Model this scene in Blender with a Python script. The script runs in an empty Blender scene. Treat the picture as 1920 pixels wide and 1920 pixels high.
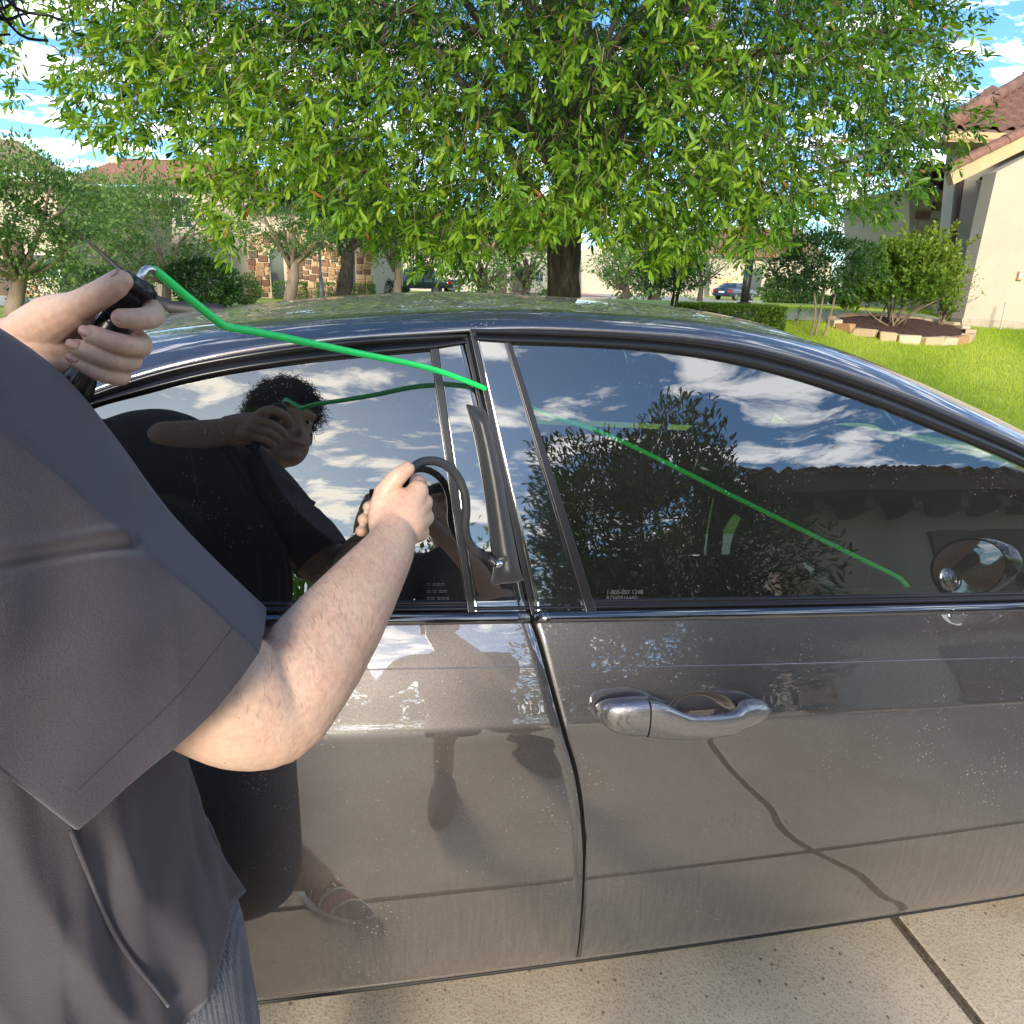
import bpy, bmesh, math, random
import numpy as np
from mathutils import Vector, Matrix
from math import radians, sin, cos, pi
scn = bpy.context.scene
COL = scn.collection
RNG = np.random.default_rng(7)
random.seed(7)
# ------------------------------------------------------------------ camera
FPX = 1280.0
PIT, YAW, ROL = radians(19.05), radians(10), radians(1.7)
CAM = np.array([0, -.95, 1.515])
FW = np.array([sin(YAW)*cos(PIT), cos(YAW)*cos(PIT), -sin(PIT)])
R0 = np.array([cos(YAW), -sin(YAW), 0.0])
U0 = np.cross(R0, FW)
RT = R0*cos(ROL)+U0*sin(ROL)
UP = np.cross(RT, FW)
cd = bpy.data.cameras.new('camera')
cam = bpy.data.objects.new('camera', cd)
COL.objects.link(cam)
cam.matrix_world = Matrix(((RT[0], UP[0], -FW[0], CAM[0]), (RT[1], UP[1], -FW[1], CAM[1]), (RT[2], UP[2], -FW[2], CAM[2]), (0, 0, 0, 1)))
cd.sensor_width = 36
cd.lens = 36*FPX/1920
cd.clip_start = .05
cd.clip_end = 3000
scn.camera = cam
# ------------------------------------------------------------------ light
SUN_EL = 16.5
SUN_AZ = 197.0      # compass bearing of the sun, 0 = +Y, clockwise
w = bpy.data.worlds.new('World')
scn.world = w
w.use_nodes = True
nt = w.node_tree
for n in list(nt.nodes): nt.nodes.remove(n)
def N(t, typ, **kw):
    n = t.nodes.new(typ)
    for k, v in kw.items():
        if k.startswith('i_'):
            n.inputs[k[2:].replace('_', ' ')].default_value = v
        else: setattr(n, k, v)
    return n
def math_(t, op, a, b=None, clamp=False):
    n = t.nodes.new('ShaderNodeMath'); n.operation = op; n.use_clamp = clamp
    for i, v in enumerate((a, b)):
        if v is None: continue
        if isinstance(v, (int, float)): n.inputs[i].default_value = v
        else: t.links.new(v, n.inputs[i])
    return n.outputs[0]
def ramp(t, fac, stops, interp='LINEAR'):
    n = t.nodes.new('ShaderNodeValToRGB'); t.links.new(fac, n.inputs[0])
    cr = n.color_ramp; cr.interpolation = interp
    while len(cr.elements) < len(stops): cr.elements.new(.5)
    for e, (p, c) in zip(cr.elements, stops):
        e.position = p
        e.color = (c, c, c, 1) if isinstance(c, (int, float)) else (*c, 1)
    return n.outputs[0]
def mixc(t, fac, a, b, mode='MIX'):
    n = t.nodes.new('ShaderNodeMix'); n.data_type = 'RGBA'; n.blend_type = mode
    for i, v in ((0, fac), (6, a), (7, b)):
        if isinstance(v, (int, float)): n.inputs[i].default_value = v
        elif isinstance(v, tuple): n.inputs[i].default_value = (*v, 1)
        else: t.links.new(v, n.inputs[i])
    return n.outputs[2]
sky = N(nt, 'ShaderNodeTexSky', sky_type='NISHITA', sun_disc=False, sun_elevation=radians(SUN_EL), sun_rotation=radians(SUN_AZ), altitude=20, air_density=1.0, dust_density=.4, ozone_density=1.6)
tc = N(nt, 'ShaderNodeTexCoord')
sep = N(nt, 'ShaderNodeSeparateXYZ'); nt.links.new(tc.outputs['Generated'], sep.inputs[0])
zc = math_(nt, 'ADD', math_(nt, 'MAXIMUM', sep.outputs[2], 0.0), .12)
cx = math_(nt, 'DIVIDE', sep.outputs[0], zc); cy = math_(nt, 'DIVIDE', sep.outputs[1], zc)
cmb = N(nt, 'ShaderNodeCombineXYZ'); nt.links.new(cx, cmb.inputs[0]); nt.links.new(math_(nt, 'MULTIPLY', cy, 1.5), cmb.inputs[1])
nz = N(nt, 'ShaderNodeTexNoise', i_Scale=3.1, i_Detail=11.0, i_Roughness=.60, i_Distortion=.35); nt.links.new(cmb.outputs[0], nz.inputs['Vector'])
cmask = ramp(nt, math_(nt, 'SUBTRACT', nz.outputs['Fac'], math_(nt, 'MULTIPLY', sep.outputs[2], .10)), [(.47, 0), (.515, .45), (.575, 1)])
# towards the sun the cloud deck is thicker and brighter
sd = (sin(radians(SUN_AZ))*cos(radians(SUN_EL)), cos(radians(SUN_AZ))*cos(radians(SUN_EL)), sin(radians(SUN_EL)))
dp = N(nt, 'ShaderNodeVectorMath', operation='DOT_PRODUCT'); nt.links.new(tc.outputs['Generated'], dp.inputs[0]); dp.inputs[1].default_value = sd
glow = math_(nt, 'POWER', math_(nt, 'MAXIMUM', dp.outputs['Value'], 0.0), 9.0)
zf = ramp(nt, sep.outputs[2], [(.0, 0), (.10, 1)])
cm2 = math_(nt, 'MULTIPLY', math_(nt, 'ADD', cmask, math_(nt, 'MULTIPLY', glow, .3), clamp=True), zf)
ccol = mixc(nt, math_(nt, 'MULTIPLY', glow, 1.0, clamp=True), (13, 13.4, 14), (22.0, 20.2, 17))
skb = mixc(nt, 1.0, sky.outputs[0], (.52, .82, 1.12), 'MULTIPLY')
skm = mixc(nt, cm2, skb, ccol)
bg = N(nt, 'ShaderNodeBackground', i_Strength=.17); nt.links.new(skm, bg.inputs[0])
wo = N(nt, 'ShaderNodeOutputWorld'); nt.links.new(bg.outputs[0], wo.inputs[0])
sl = bpy.data.lights.new('sun', 'SUN'); so = bpy.data.objects.new('sun', sl); COL.objects.link(so)
sl.energy = 4.3; sl.angle = radians(15); sl.color = (1, .89, .74)
so.rotation_euler = Vector(sd).to_track_quat('Z', 'Y').to_euler()
so.location = (-3, -12, 9)
vs = scn.view_settings
vs.view_transform = 'Standard'; vs.look = 'None'; vs.gamma = 1; vs.exposure = .55; vs.use_curve_mapping = False
scn.cycles.max_bounces = 10; scn.cycles.transparent_max_bounces = 12
scn.cycles.sample_clamp_indirect = 6

# ------------------------------------------------------------------ unprojection (a pixel of the 1920 px photo to a point)
def ray(x, y): return RT*(x-960)/FPX+UP*(960-y)/FPX+FW
def aty(x, y, Y):
    d = ray(x, y); return CAM+d*(Y-CAM[1])/d[1]
def atd(x, y, D): return CAM+ray(x, y)*D
def atz(x, y, Z):
    d = ray(x, y); return CAM+d*(Z-CAM[2])/d[2]
def proj(p):
    v = np.asarray(p)-CAM; z = v@FW
    return 960+FPX*(v@RT)/z, 960-FPX*(v@UP)/z
# ------------------------------------------------------------------ object helpers
def wloc(o):
    v = np.zeros(3)
    while o is not None: v = v+np.array(o.location); o = o.parent
    return v
def tag(o, label=None, cat=None, group=None, kind=None):
    if label: o['label'] = label
    if cat: o['category'] = cat
    if group: o['group'] = group
    if kind: o['kind'] = kind
    return o
def empty(name, loc, label=None, cat=None, group=None, parent=None):
    o = bpy.data.objects.new(name, None); COL.objects.link(o)
    o.empty_display_size = .1
    if parent is not None: loc = np.asarray(loc, float)-wloc(parent); o.parent = parent
    o.location = tuple(float(c) for c in loc)
    return tag(o, label, cat, group)
def mesh(name, V, Fc, mat=None, parent=None, smooth=True, world=True):
    V = np.asarray(V, float).reshape(-1, 3)
    if parent is not None and world: V = V-wloc(parent)
    me = bpy.data.meshes.new(name)
    if isinstance(Fc, np.ndarray):
        k = Fc.shape[1]; n = len(Fc)
        me.vertices.add(len(V)); me.vertices.foreach_set('co', V.ravel())
        me.loops.add(n*k); me.loops.foreach_set('vertex_index', Fc.ravel().astype(np.int32))
        me.polygons.add(n); me.polygons.foreach_set('loop_start', (np.arange(n)*k).astype(np.int32))
        me.update(calc_edges=True)
    else:
        me.from_pydata([tuple(v) for v in V], [], Fc); me.update()
    if smooth: me.polygons.foreach_set('use_smooth', np.ones(len(me.polygons), bool))
    if mat is not None:
        for m_ in (mat if isinstance(mat, (list, tuple)) else [mat]): me.materials.append(m_)
    o = bpy.data.objects.new(name, me); COL.objects.link(o)
    if parent is not None: o.parent = parent
    return o
def gfaces(n, m, closed=False, off=0):
    i = np.arange(n-1)[:, None]; j = np.arange(m if closed else m-1)[None, :]
    j2 = (j+1) % m
    f = np.stack([i*m+j, i*m+j2, (i+1)*m+j2, (i+1)*m+j], -1).reshape(-1, 4)
    return f+off
def grid(name, G, mat, parent=None, closed=False, smooth=True, flip=False):
    G = np.asarray(G, float); n, m = G.shape[:2]
    f = gfaces(n, m, closed)
    if flip: f = f[:, ::-1].copy()
    V = G.reshape(-1, 3)
    if not flip:        # outward facing: away from the middle of the parent thing (or of the piece, if closed)
        a, b, c, d = (V[f[:, i]] for i in range(4)); nn = np.cross(c-a, d-b)
        ctr = V.mean(0) if closed or parent is None else np.array([np.clip(V[:, 0].mean(), -.8, 1.2), .93, .55]) if OUT is not None else V.mean(0)
        if parent is None and not closed: ctr = V.mean(0)-[0, 0, 5]
        if (nn*((a+c)/2-ctr)).sum() < 0: f = f[:, ::-1].copy()
    return mesh(name, V, f, mat, parent, smooth)
OUT = None
def mod(o, typ, **kw):
    m = o.modifiers.new(typ.lower(), typ)
    for k, v in kw.items(): setattr(m, k, v)
    return m
class MB:
    def __init__(s): s.v = []; s.f = []
    def add(s, V, Fc):
        o = len(s.v); s.v += [tuple(map(float, p)) for p in V]; s.f += [tuple(int(i)+o for i in q) for q in Fc]
    def box(s, lo, hi, rz=0, c=None):
        (a, b, d), (e, f, g) = lo, hi
        V = [(a, b, d), (e, b, d), (e, f, d), (a, f, d), (a, b, g), (e, b, g), (e, f, g), (a, f, g)]
        if rz:
            c = c or ((a+e)/2, (b+f)/2); cs, sn = cos(rz), sin(rz)
            V = [(c[0]+(x-c[0])*cs-(y-c[1])*sn, c[1]+(x-c[0])*sn+(y-c[1])*cs, z) for x, y, z in V]
        s.add(V, [(0, 3, 2, 1), (4, 5, 6, 7), (0, 1, 5, 4), (1, 2, 6, 5), (2, 3, 7, 6), (3, 0, 4, 7)])
    def prism(s, poly, vec):
        n = len(poly); V = list(poly)+[tuple(np.add(p, vec)) for p in poly]
        s.add(V, [tuple(range(n))[::-1], tuple(range(n, 2*n))]+[(i, (i+1) % n, (i+1) % n+n, i+n) for i in range(n)])
    def tube(s, P, R, k=10, cap=True):
        V, Fc = tube_vf(P, R, k, cap); s.add(V, Fc)
    def build(s, name, mat, parent=None, smooth=False, world=True):
        return mesh(name, s.v, s.f, mat, parent, smooth, world)
def tube_vf(P, R, k=10, cap=True):
    P = np.asarray(P, float); n = len(P)
    R = np.full(n, R) if np.isscalar(R) else np.asarray(R, float)
    T = np.gradient(P, axis=0); T /= np.linalg.norm(T, axis=1)[:, None]+1e-12
    a = np.array([0, 0, 1.]) if abs(T[0][2]) < .9 else np.array([1., 0, 0])
    nrm = np.cross(T[0], a); nrm /= np.linalg.norm(nrm)
    V = []
    for i in range(n):
        nrm = nrm-T[i]*(nrm@T[i]); nrm /= np.linalg.norm(nrm)+1e-12
        b = np.cross(T[i], nrm)
        for j in range(k):
            t = 2*pi*j/k; V.append(P[i]+R[i]*(cos(t)*nrm+sin(t)*b))
    Fc = [tuple(q) for q in gfaces(n, k, True)]
    if cap: Fc += [tuple(range(k))[::-1], tuple(range((n-1)*k, n*k))]
    return V, Fc
def spline(P, n):
    P = np.asarray(P, float)
    if len(P) < 3:
        t = np.linspace(0, 1, n)[:, None]; return P[0]*(1-t)+P[-1]*t
    d = np.r_[0, np.cumsum(np.linalg.norm(np.diff(P, axis=0), axis=1)**.6+1e-9)]
    T = np.zeros_like(P)
    T[1:-1] = (P[2:]-P[:-2])/(d[2:]-d[:-2])[:, None]
    T[0] = (P[1]-P[0])/(d[1]-d[0]); T[-1] = (P[-1]-P[-2])/(d[-1]-d[-2])
    # corrected three-point tangents
    for i in range(1, len(P)-1):
        h0, h1 = d[i]-d[i-1], d[i+1]-d[i]
        T[i] = ((P[i]-P[i-1])/h0*h1+(P[i+1]-P[i])/h1*h0)/(h0+h1)
    u = np.linspace(0, d[-1], n); k = np.clip(np.searchsorted(d, u, 'right')-1, 0, len(P)-2)
    h = (d[k+1]-d[k]); s = ((u-d[k])/h)[:, None]; h = h[:, None]
    return (2*s**3-3*s**2+1)*P[k]+(s**3-2*s**2+s)*h*T[k]+(-2*s**3+3*s**2)*P[k+1]+(s**3-s**2)*h*T[k+1]
def pchip(xs, ys):
    xs = np.asarray(xs, float); ys = np.asarray(ys, float); h = np.diff(xs); dl = np.diff(ys)/h
    d = np.zeros(len(xs)); d[0] = dl[0]; d[-1] = dl[-1]
    for i in range(1, len(xs)-1):
        d[i] = 0 if dl[i-1]*dl[i] <= 0 else 2*dl[i-1]*dl[i]/(dl[i-1]+dl[i])
    def f(x):
        x = np.asarray(x, float); xc = np.clip(x, xs[0], xs[-1]); k = np.clip(np.searchsorted(xs, xc, 'right')-1, 0, len(xs)-2)
        s = (xc-xs[k])/h[k]
        y = (2*s**3-3*s**2+1)*ys[k]+(s**3-2*s**2+s)*h[k]*d[k]+(-2*s**3+3*s**2)*ys[k+1]+(s**3-s**2)*h[k]*d[k+1]
        return y+(x-xc)*np.where(x < xs[0], d[0], d[-1])
    return f
# ------------------------------------------------------------------ materials
def mat(name, col=(.5, .5, .5), rough=.5, metal=0, bump=0, bscale=50, var=0, vscale=5, **kw):
    m = bpy.data.materials.new(name); m.use_nodes = True; t = m.node_tree; b = t.nodes['Principled BSDF']
    b.inputs['Base Color'].default_value = (*col, 1); b.inputs['Roughness'].default_value = rough; b.inputs['Metallic'].default_value = metal
    for k, v in kw.items(): b.inputs[k.replace('_', ' ')].default_value = v
    co = None
    if bump or var: co = N(t, 'ShaderNodeTexCoord').outputs['Object']
    if var:
        nn = N(t, 'ShaderNodeTexNoise', i_Scale=vscale, i_Detail=5.0, i_Roughness=.65); t.links.new(co, nn.inputs['Vector'])
        f = ramp(t, nn.outputs['Fac'], [(.3, 1-var), (.7, 1+var)])
        t.links.new(mixc(t, 1.0, col, f, 'MULTIPLY'), b.inputs['Base Color'])
    if bump:
        nn = N(t, 'ShaderNodeTexNoise', i_Scale=bscale, i_Detail=4.0); t.links.new(co, nn.inputs['Vector'])
        bp = N(t, 'ShaderNodeBump', i_Strength=bump, i_Distance=.01); t.links.new(nn.outputs['Fac'], bp.inputs['Height']); t.links.new(bp.outputs[0], b.inputs['Normal'])
    return m
def paint_mat(name, col, coatior=1.6, pollen=0):
    m = mat(name, col, .47, 1.0); t = m.node_tree; b = t.nodes['Principled BSDF']
    co = N(t, 'ShaderNodeTexCoord').outputs['Object']
    b.inputs['Coat Weight'].default_value = 1; b.inputs['Coat Roughness'].default_value = .012; b.inputs['Coat IOR'].default_value = coatior
    fl = N(t, 'ShaderNodeTexNoise', i_Scale=900.0, i_Detail=1.0); t.links.new(co, fl.inputs['Vector'])
    fc = ramp(t, fl.outputs['Fac'], [(.35, .72), (.65, 1.32)])
    c0 = mixc(t, 1.0, col, fc, 'MULTIPLY')
    s = N(t, 'ShaderNodeSeparateXYZ'); t.links.new(co, s.inputs[0])
    # dust: fine specks everywhere, a film rising towards the sill
    vd = N(t, 'ShaderNodeTexVoronoi', i_Scale=110.0, i_Randomness=1.0); t.links.new(co, vd.inputs['Vector'])
    n1 = N(t, 'ShaderNodeTexNoise', i_Scale=9.0, i_Detail=6.0, i_Roughness=.7); t.links.new(co, n1.inputs['Vector'])
    size = math_(t, 'MULTIPLY', ramp(t, n1.outputs['Fac'], [(.42, 0), (.7, 1)]), .22)
    spk = math_(t, 'LESS_THAN', vd.outputs['Distance'], size)
    mp = N(t, 'ShaderNodeMapping'); mp.inputs['Scale'].default_value = (120, 120, 9); t.links.new(co, mp.inputs[0])
    n2 = N(t, 'ShaderNodeTexNoise', i_Scale=1.0, i_Detail=5.0, i_Roughness=.75); t.links.new(mp.outputs[0], n2.inputs['Vector'])
    low = ramp(t, s.outputs[2], [(.20, 1), (.60, 0.0)])
    film = math_(t, 'MULTIPLY', math_(t, 'MULTIPLY', low, ramp(t, n2.outputs['Fac'], [(.35, .15), (.7, 1)])), .42)
    if pollen:
        n3 = N(t, 'ShaderNodeTexNoise', i_Scale=45.0, i_Detail=12.0, i_Roughness=.85); t.links.new(co, n3.inputs['Vector'])
        film = math_(t, 'MULTIPLY', ramp(t, n3.outputs['Fac'], [(.42, .12), (.58, 1)]), .8)
    d = math_(t, 'MAXIMUM', math_(t, 'MULTIPLY', spk, .8), film)
    dustc = (.34, .29, .22) if not pollen else (.36, .35, .24)
    t.links.new(mixc(t, d, c0, dustc), b.inputs['Base Color'])
    t.links.new(math_(t, 'MULTIPLY', math_(t, 'SUBTRACT', 1.0, d), 1.0), b.inputs['Metallic'])
    t.links.new(math_(t, 'SUBTRACT', 1.0, math_(t, 'MULTIPLY', d, .8)), b.inputs['Coat Weight'])
    # orange peel
    n4 = N(t, 'ShaderNodeTexNoise', i_Scale=38.0, i_Detail=2.0); t.links.new(co, n4.inputs['Vector'])
    bp = N(t, 'ShaderNodeBump', i_Strength=.012, i_Distance=.002); t.links.new(n4.outputs['Fac'], bp.inputs['Height']); t.links.new(bp.outputs[0], b.inputs['Coat Normal'])
    return m
def glass_mat(name, tint, f0, dirt=.0):
    m = bpy.data.materials.new(name); m.use_nodes = True; t = m.node_tree
    t.nodes.remove(t.nodes['Principled BSDF']); out = t.nodes['Material Output']
    tr = N(t, 'ShaderNodeBsdfTransparent'); tr.inputs[0].default_value = (*tint, 1)
    gl = N(t, 'ShaderNodeBsdfGlossy', i_Roughness=0.0); gl.inputs[0].default_value = (1, 1, 1, 1)
    fr = N(t, 'ShaderNodeFresnel', i_IOR=f0)
    co = N(t, 'ShaderNodeTexCoord').outputs['Object']
    wv = N(t, 'ShaderNodeTexNoise', i_Scale=7.0, i_Detail=1.0); t.links.new(co, wv.inputs['Vector'])
    bp = N(t, 'ShaderNodeBump', i_Strength=.035, i_Distance=.02); t.links.new(wv.outputs['Fac'], bp.inputs['Height'])
    t.links.new(bp.outputs[0], gl.inputs['Normal'])
    mx = N(t, 'ShaderNodeMixShader'); t.links.new(fr.outputs[0], mx.inputs[0]); t.links.new(tr.outputs[0], mx.inputs[1]); t.links.new(gl.outputs[0], mx.inputs[2])
    # dust specks and dried drips
    mp = N(t, 'ShaderNodeMapping'); mp.inputs['Scale'].default_value = (260, 260, 70); t.links.new(co, mp.inputs[0])
    vd = N(t, 'ShaderNodeTexVoronoi', i_Scale=1.0); t.links.new(mp.outputs[0], vd.inputs['Vector'])
    n1 = N(t, 'ShaderNodeTexNoise', i_Scale=7.0, i_Detail=5.0, i_Roughness=.7); t.links.new(co, n1.inputs['Vector'])
    sz = math_(t, 'MULTIPLY', ramp(t, n1.outputs['Fac'], [(.42, 0), (.75, 1)]), .24)
    sp = math_(t, 'MULTIPLY', math_(t, 'LESS_THAN', vd.outputs['Distance'], sz), .32)
    df = N(t, 'ShaderNodeBsdfDiffuse'); df.inputs[0].default_value = (.45, .45, .42, 1)
    n2 = N(t, 'ShaderNodeTexNoise', i_Scale=3.0, i_Detail=6.0); t.links.new(co, n2.inputs['Vector'])
    film = math_(t, 'MULTIPLY', n2.outputs['Fac'], .035)
    m2 = N(t, 'ShaderNodeMixShader'); t.links.new(math_(t, 'ADD', sp, film), m2.inputs[0]); t.links.new(mx.outputs[0], m2.inputs[1]); t.links.new(df.outputs[0], m2.inputs[2])
    t.links.new(m2.outputs[0], out.inputs[0])
    return m
# ================================================================== CAR
M_paint = paint_mat('metallic taupe paint', (.145, .132, .132), 2.5)
M_roof = paint_mat('pollen dusted roof paint', (.14, .14, .12), 1.9, pollen=1)
M_rail = M_paint
M_gblack = mat('gloss black', (.012, .012, .014), .03, **{'Coat Weight': 1, 'Coat IOR': 2.0, 'Coat Roughness': 0.0, 'IOR': 1.9})
M_sblack = mat('satin black', (.010, .010, .012), .26)
M_rubber = mat('black rubber', (.012, .012, .012), .6)
M_gap = mat('shut gap black', (.004, .004, .004), .9)
M_glass = glass_mat('tinted glass', (.38, .48, .42), 2.45)
M_glassr = glass_mat('privacy glass', (.012, .016, .016), 2.45)
M_glassf = glass_mat('clear windscreen glass', (.7, .8, .74), 1.5)
M_chrome = mat('chrome', (.75, .75, .77), .06, 1)
M_mirg = mat('mirror glass', (.45, .47, .5), .02, 1)
M_int = mat('charcoal interior', (.018, .018, .02), .7, bump=.1, bscale=300)
M_seat = mat('grey seat cloth', (.03, .03, .03), .85, bump=.2, bscale=400)
M_tyre = mat('tyre rubber', (.02, .02, .02), .8, bump=.2, bscale=80)
M_rim = mat('alloy rim', (.5, .5, .52), .25, 1)

OUT = 1
car = empty('parked_car', (0, .93, 0), 'taupe metallic four door sedan parked on the driveway in the foreground', 'car')
_pl = pchip([.15, .18, .215, .235, .25, .275, .33, .42, .60, .76, .797, .806, .818, .87, .93, .965, 1.0],
            [.06, .032, .020, .012, -.004, -.019, -.030, -.032, -.018, -.0035, -.0005, .0015, .0065, .027, .053, .069, .085])
def prof(ze):
    ze = np.asarray(ze, float); t = ze-1.0
    return np.where(ze < 1.0, _pl(ze), .085+.29*t+.07*t*t)
def sm(ze): t = np.clip((np.asarray(ze, float)-.3)/.5, 0, 1); return t*t*(3-2*t)
def SP(X, ze, off=0.0):
    X = np.asarray(X, float); ze = np.asarray(ze, float)
    return np.stack([X+0*ze, prof(ze)+.012*X*X+off, ze-X*(.015+.03*sm(ze))], -1)
def hit(px, py, off=0.0):
    d = ray(px, py); Y = .05
    for _ in range(60):
        p = CAM+d*(Y-CAM[1])/d[1]
        ze = p[2]+p[0]*(.015+.03*sm(p[2]))
        ze = p[2]+p[0]*(.015+.03*sm(ze))
        Y = .5*Y+.5*float(prof(ze)+.012*p[0]**2+off)
    return p[0], float(ze)
def curve(pxs, ext0=(), ext1=(), n=60):
    P = list(ext0)+[hit(*p) for p in pxs]+list(ext1)
    return spline(np.array(P), n)
def reflect_dir(px, py):
    X, ze = hit(px, py); e = 1e-3
    a = SP(X+e, ze)-SP(X-e, ze); b = SP(X, ze+e)-SP(X, ze-e); n = np.cross(b, a); n /= np.linalg.norm(n)
    d = ray(px, py); d = d/np.linalg.norm(d); return SP(X, ze), d-2*(d@n)*n

# --- door seam
seam = [(992, 1150), (1010, 1200), (1035, 1290), (1060, 1380), (1080, 1450), (1092, 1530), (1097, 1620), (1094, 1700), (1086, 1785), (1084, 1800)]
sh = np.array([hit(*p) for p in seam])[::-1]
seamX = pchip(sh[:, 1], sh[:, 0])
HC = hit(1312, 1344)            # centre of the handle recess
def recess(X, ze):
    rx = (X-HC[0]-.004)/.076; rz = (ze-HC[1]-.001)/.042
    r = np.sqrt(rx*rx+rz*rz); t = np.clip((1.0-r)/.5, 0, 1)
    d = .024*(t*t*(3-2*t))
    # shallow lip round the key cap and bar
    rx2 = (X-HC[0]+.018)/.165; rz2 = (ze-HC[1]+.001)/.034; r2 = np.sqrt(rx2**2+rz2**2); t2 = np.clip((1.06-r2)/.14, 0, 1)
    return d
zl = np.unique(np.r_[np.linspace(.254, .32, 12), np.linspace(.32, .74, 30), np.linspace(.74, .795, 24), np.linspace(.795, .87, 44), np.linspace(.87, .9645, 20)])
def fdoor():
    rows = []
    for z in zl:
        x0 = float(seamX(z))+.0045
        xs = np.unique(np.r_[np.linspace(x0, HC[0]-.2, 10), np.linspace(HC[0]-.2, HC[0]+.17, 150), np.linspace(HC[0]+.17, 1.43, 40)])
        xs = np.r_[np.linspace(x0, HC[0]-.2, 10)[:-1], np.linspace(HC[0]-.2, HC[0]+.17, 150), np.linspace(HC[0]+.17, 1.43, 40)[1:]]
        P = SP(xs, np.full(len(xs), z)); P[:, 1] += recess(xs, z)
        e0 = P[0]+[-.0015, .003, 0]; e1 = e0+[0, .02, 0]
        rows.append(np.vstack([e1, e0, P]))
    G = np.array(rows)
    low = G[0]+[0, .006, -.003]; low2 = low+[0, .03, 0]
    return np.concatenate([[low2], [low], G])
grid('front_door', fdoor(), M_paint, car)
def rdoor():
    rows = []
    for z in zl[::2].tolist()+[zl[-1]]:
        x1 = float(seamX(z))-.0045
        xs = np.linspace(-.80, x1, 60); P = SP(xs, np.full(len(xs), z))
        e0 = P[-1]+[.0015, .003, 0]; e1 = e0+[0, .02, 0]
        rows.append(np.vstack([P, e0, e1]))
    G = np.array(rows); low = G[0]+[0, .006, -.003]; low2 = low+[0, .03, 0]
    return np.concatenate([[low2], [low], G])
grid('rear_door', rdoor(), M_paint, car)
# dark jamb behind the shut line
zz = np.linspace(.24, 1.0, 40)
grid('door_jamb', [SP(seamX(zz)+dx, zz, .022) for dx in (-.03, .03)], M_gap, car)
# fine pressed character line along both doors
for a, b, nm in (((640, 1256), (1008, 1250), 'pinstripe'), ((1045, 1254), (1920, 1232), 'pinstripe')):
    P0 = np.array(hit(*a)); P1 = np.array(hit(*b)); t = np.linspace(0, 1, 30)
    xs = P0[0]+(P1[0]-P0[0])*t; zs = P0[1]+(P1[1]-P0[1])*t
    grid(nm, [SP(xs, zs+d, o) for d, o in ((-.0012, .0005), (-.0006, -.0006), (.0006, -.0006), (.0012, .0005))], M_rail, car)
# --- sill
xs = np.linspace(-1.0, 1.55, 60)
grid('sill', [SP(xs, np.full(60, z), o) for z, o in ((.247, .035), (.2435, .014), (.2415, -.002), (.234, -.009), (.226, -.006), (.216, .002), (.19, .008), (.176, .014), (.165, .05), (.16, .3))], M_paint, car)
grid('sill_seal', [SP(xs, np.full(60, z), o) for z, o in ((.262, .03), (.256, .010), (.250, .012), (.243, .010), (.238, .016))], M_gap, car)
grid('sill_shadow_edge', [SP(xs, np.full(60, z), o) for z, o in ((.193, .006), (.19, .002), (.182, .004), (.172, .012), (.160, .05), (.158, .2))], M_rubber, car)  # black strip added as the dark gap and shadow below the sill
grid('underbody', [[(x, y, .17) for x in (-2.2, 2.3)] for y in (.12, 1.74)], M_gap, car)
# --- belt mouldings
for nm, x0, x1 in (('belt_moulding', -.86, float(seamX(.97))-.004), ('belt_moulding', float(seamX(.97))+.004, 1.60)):
    xs = np.linspace(x0, x1, 50)
    rows = [SP(xs, np.full(50, z), o) for z, o in ((.9645, .010), (.965, -.001), (.968, -.006), (.973, -.009), (.979, -.009), (.983, -.006), (.9845, 0), (.985, .008))]
    G = np.array(rows); G = np.concatenate([G[:, :1]+[0, .012, 0], G, G[:, -1:]+[0, .012, 0]], 1)
    grid(nm, G, M_gblack, car)
    rows = [SP(xs, np.full(50, z), o) for z, o in ((.985, .009), (.986, -.001), (.989, -.004), (.992, -.001), (.9925, .003), (.995, .001), (.998, -.001), (1.0, .004), (1.0005, .012))]
    grid('window_seal', rows, M_sblack, car)
# --- glazing and frames
# front door curves in (X, ze): G glass top edge, A outer edge of the black frame
Gf = curve([(957, 645), (1100, 650), (1210, 657), (1314, 670), (1400, 687), (1485, 709), (1570, 736), (1656, 767), (1784, 818), (1920, 876)], ext1=[(1.45, 1.145), (1.6, 1.065), (1.70, 1.01)])
Af = curve([(882, 617), (1000, 617), (1100, 621), (1210, 627), (1314, 636), (1413, 651), (1527, 682), (1620, 713), (1698, 741), (1800, 784), (1920, 837)], ext1=[(1.45, 1.19), (1.65, 1.085), (1.80, 1.01)])
Gr = curve([(808, 658), (700, 668), (560, 682), (420, 703), (270, 737), (175, 762)], ext1=[(-.60, 1.19), (-.74, 1.09), (-.80, 1.01)])
Ar = curve([(876, 626), (700, 632), (500, 654), (300, 693), (140, 748)], ext1=[(-.60, 1.235), (-.80, 1.12), (-.95, 1.01)])
def frame(name, A, Gc, prof_, mat_, n=80):
    idx = np.linspace(0, len(A)-1, n); k = np.arange(len(A))
    a = np.stack([np.interp(idx, k, A[:, i]) for i in (0, 1)], 1); g = np.stack([np.interp(idx, k, Gc[:, i]) for i in (0, 1)], 1)
    rows = []
    for t, o in prof_:
        q = a*(1-t)+g*t; rows.append(SP(q[:, 0], q[:, 1], o))
    return grid(name, rows, mat_, car)
FPROF = ((-.03, .014), (0, .003), (.03, -.002), (.08, -.0045), (.20, -.0035), (.33, -.002), (.40, .0), (.43, .005), (.46, .0), (.52, -.003), (.62, -.007), (.74, -.0085), (.86, -.006), (.95, -.001), (.99, .003), (1.0, .012))
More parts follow.
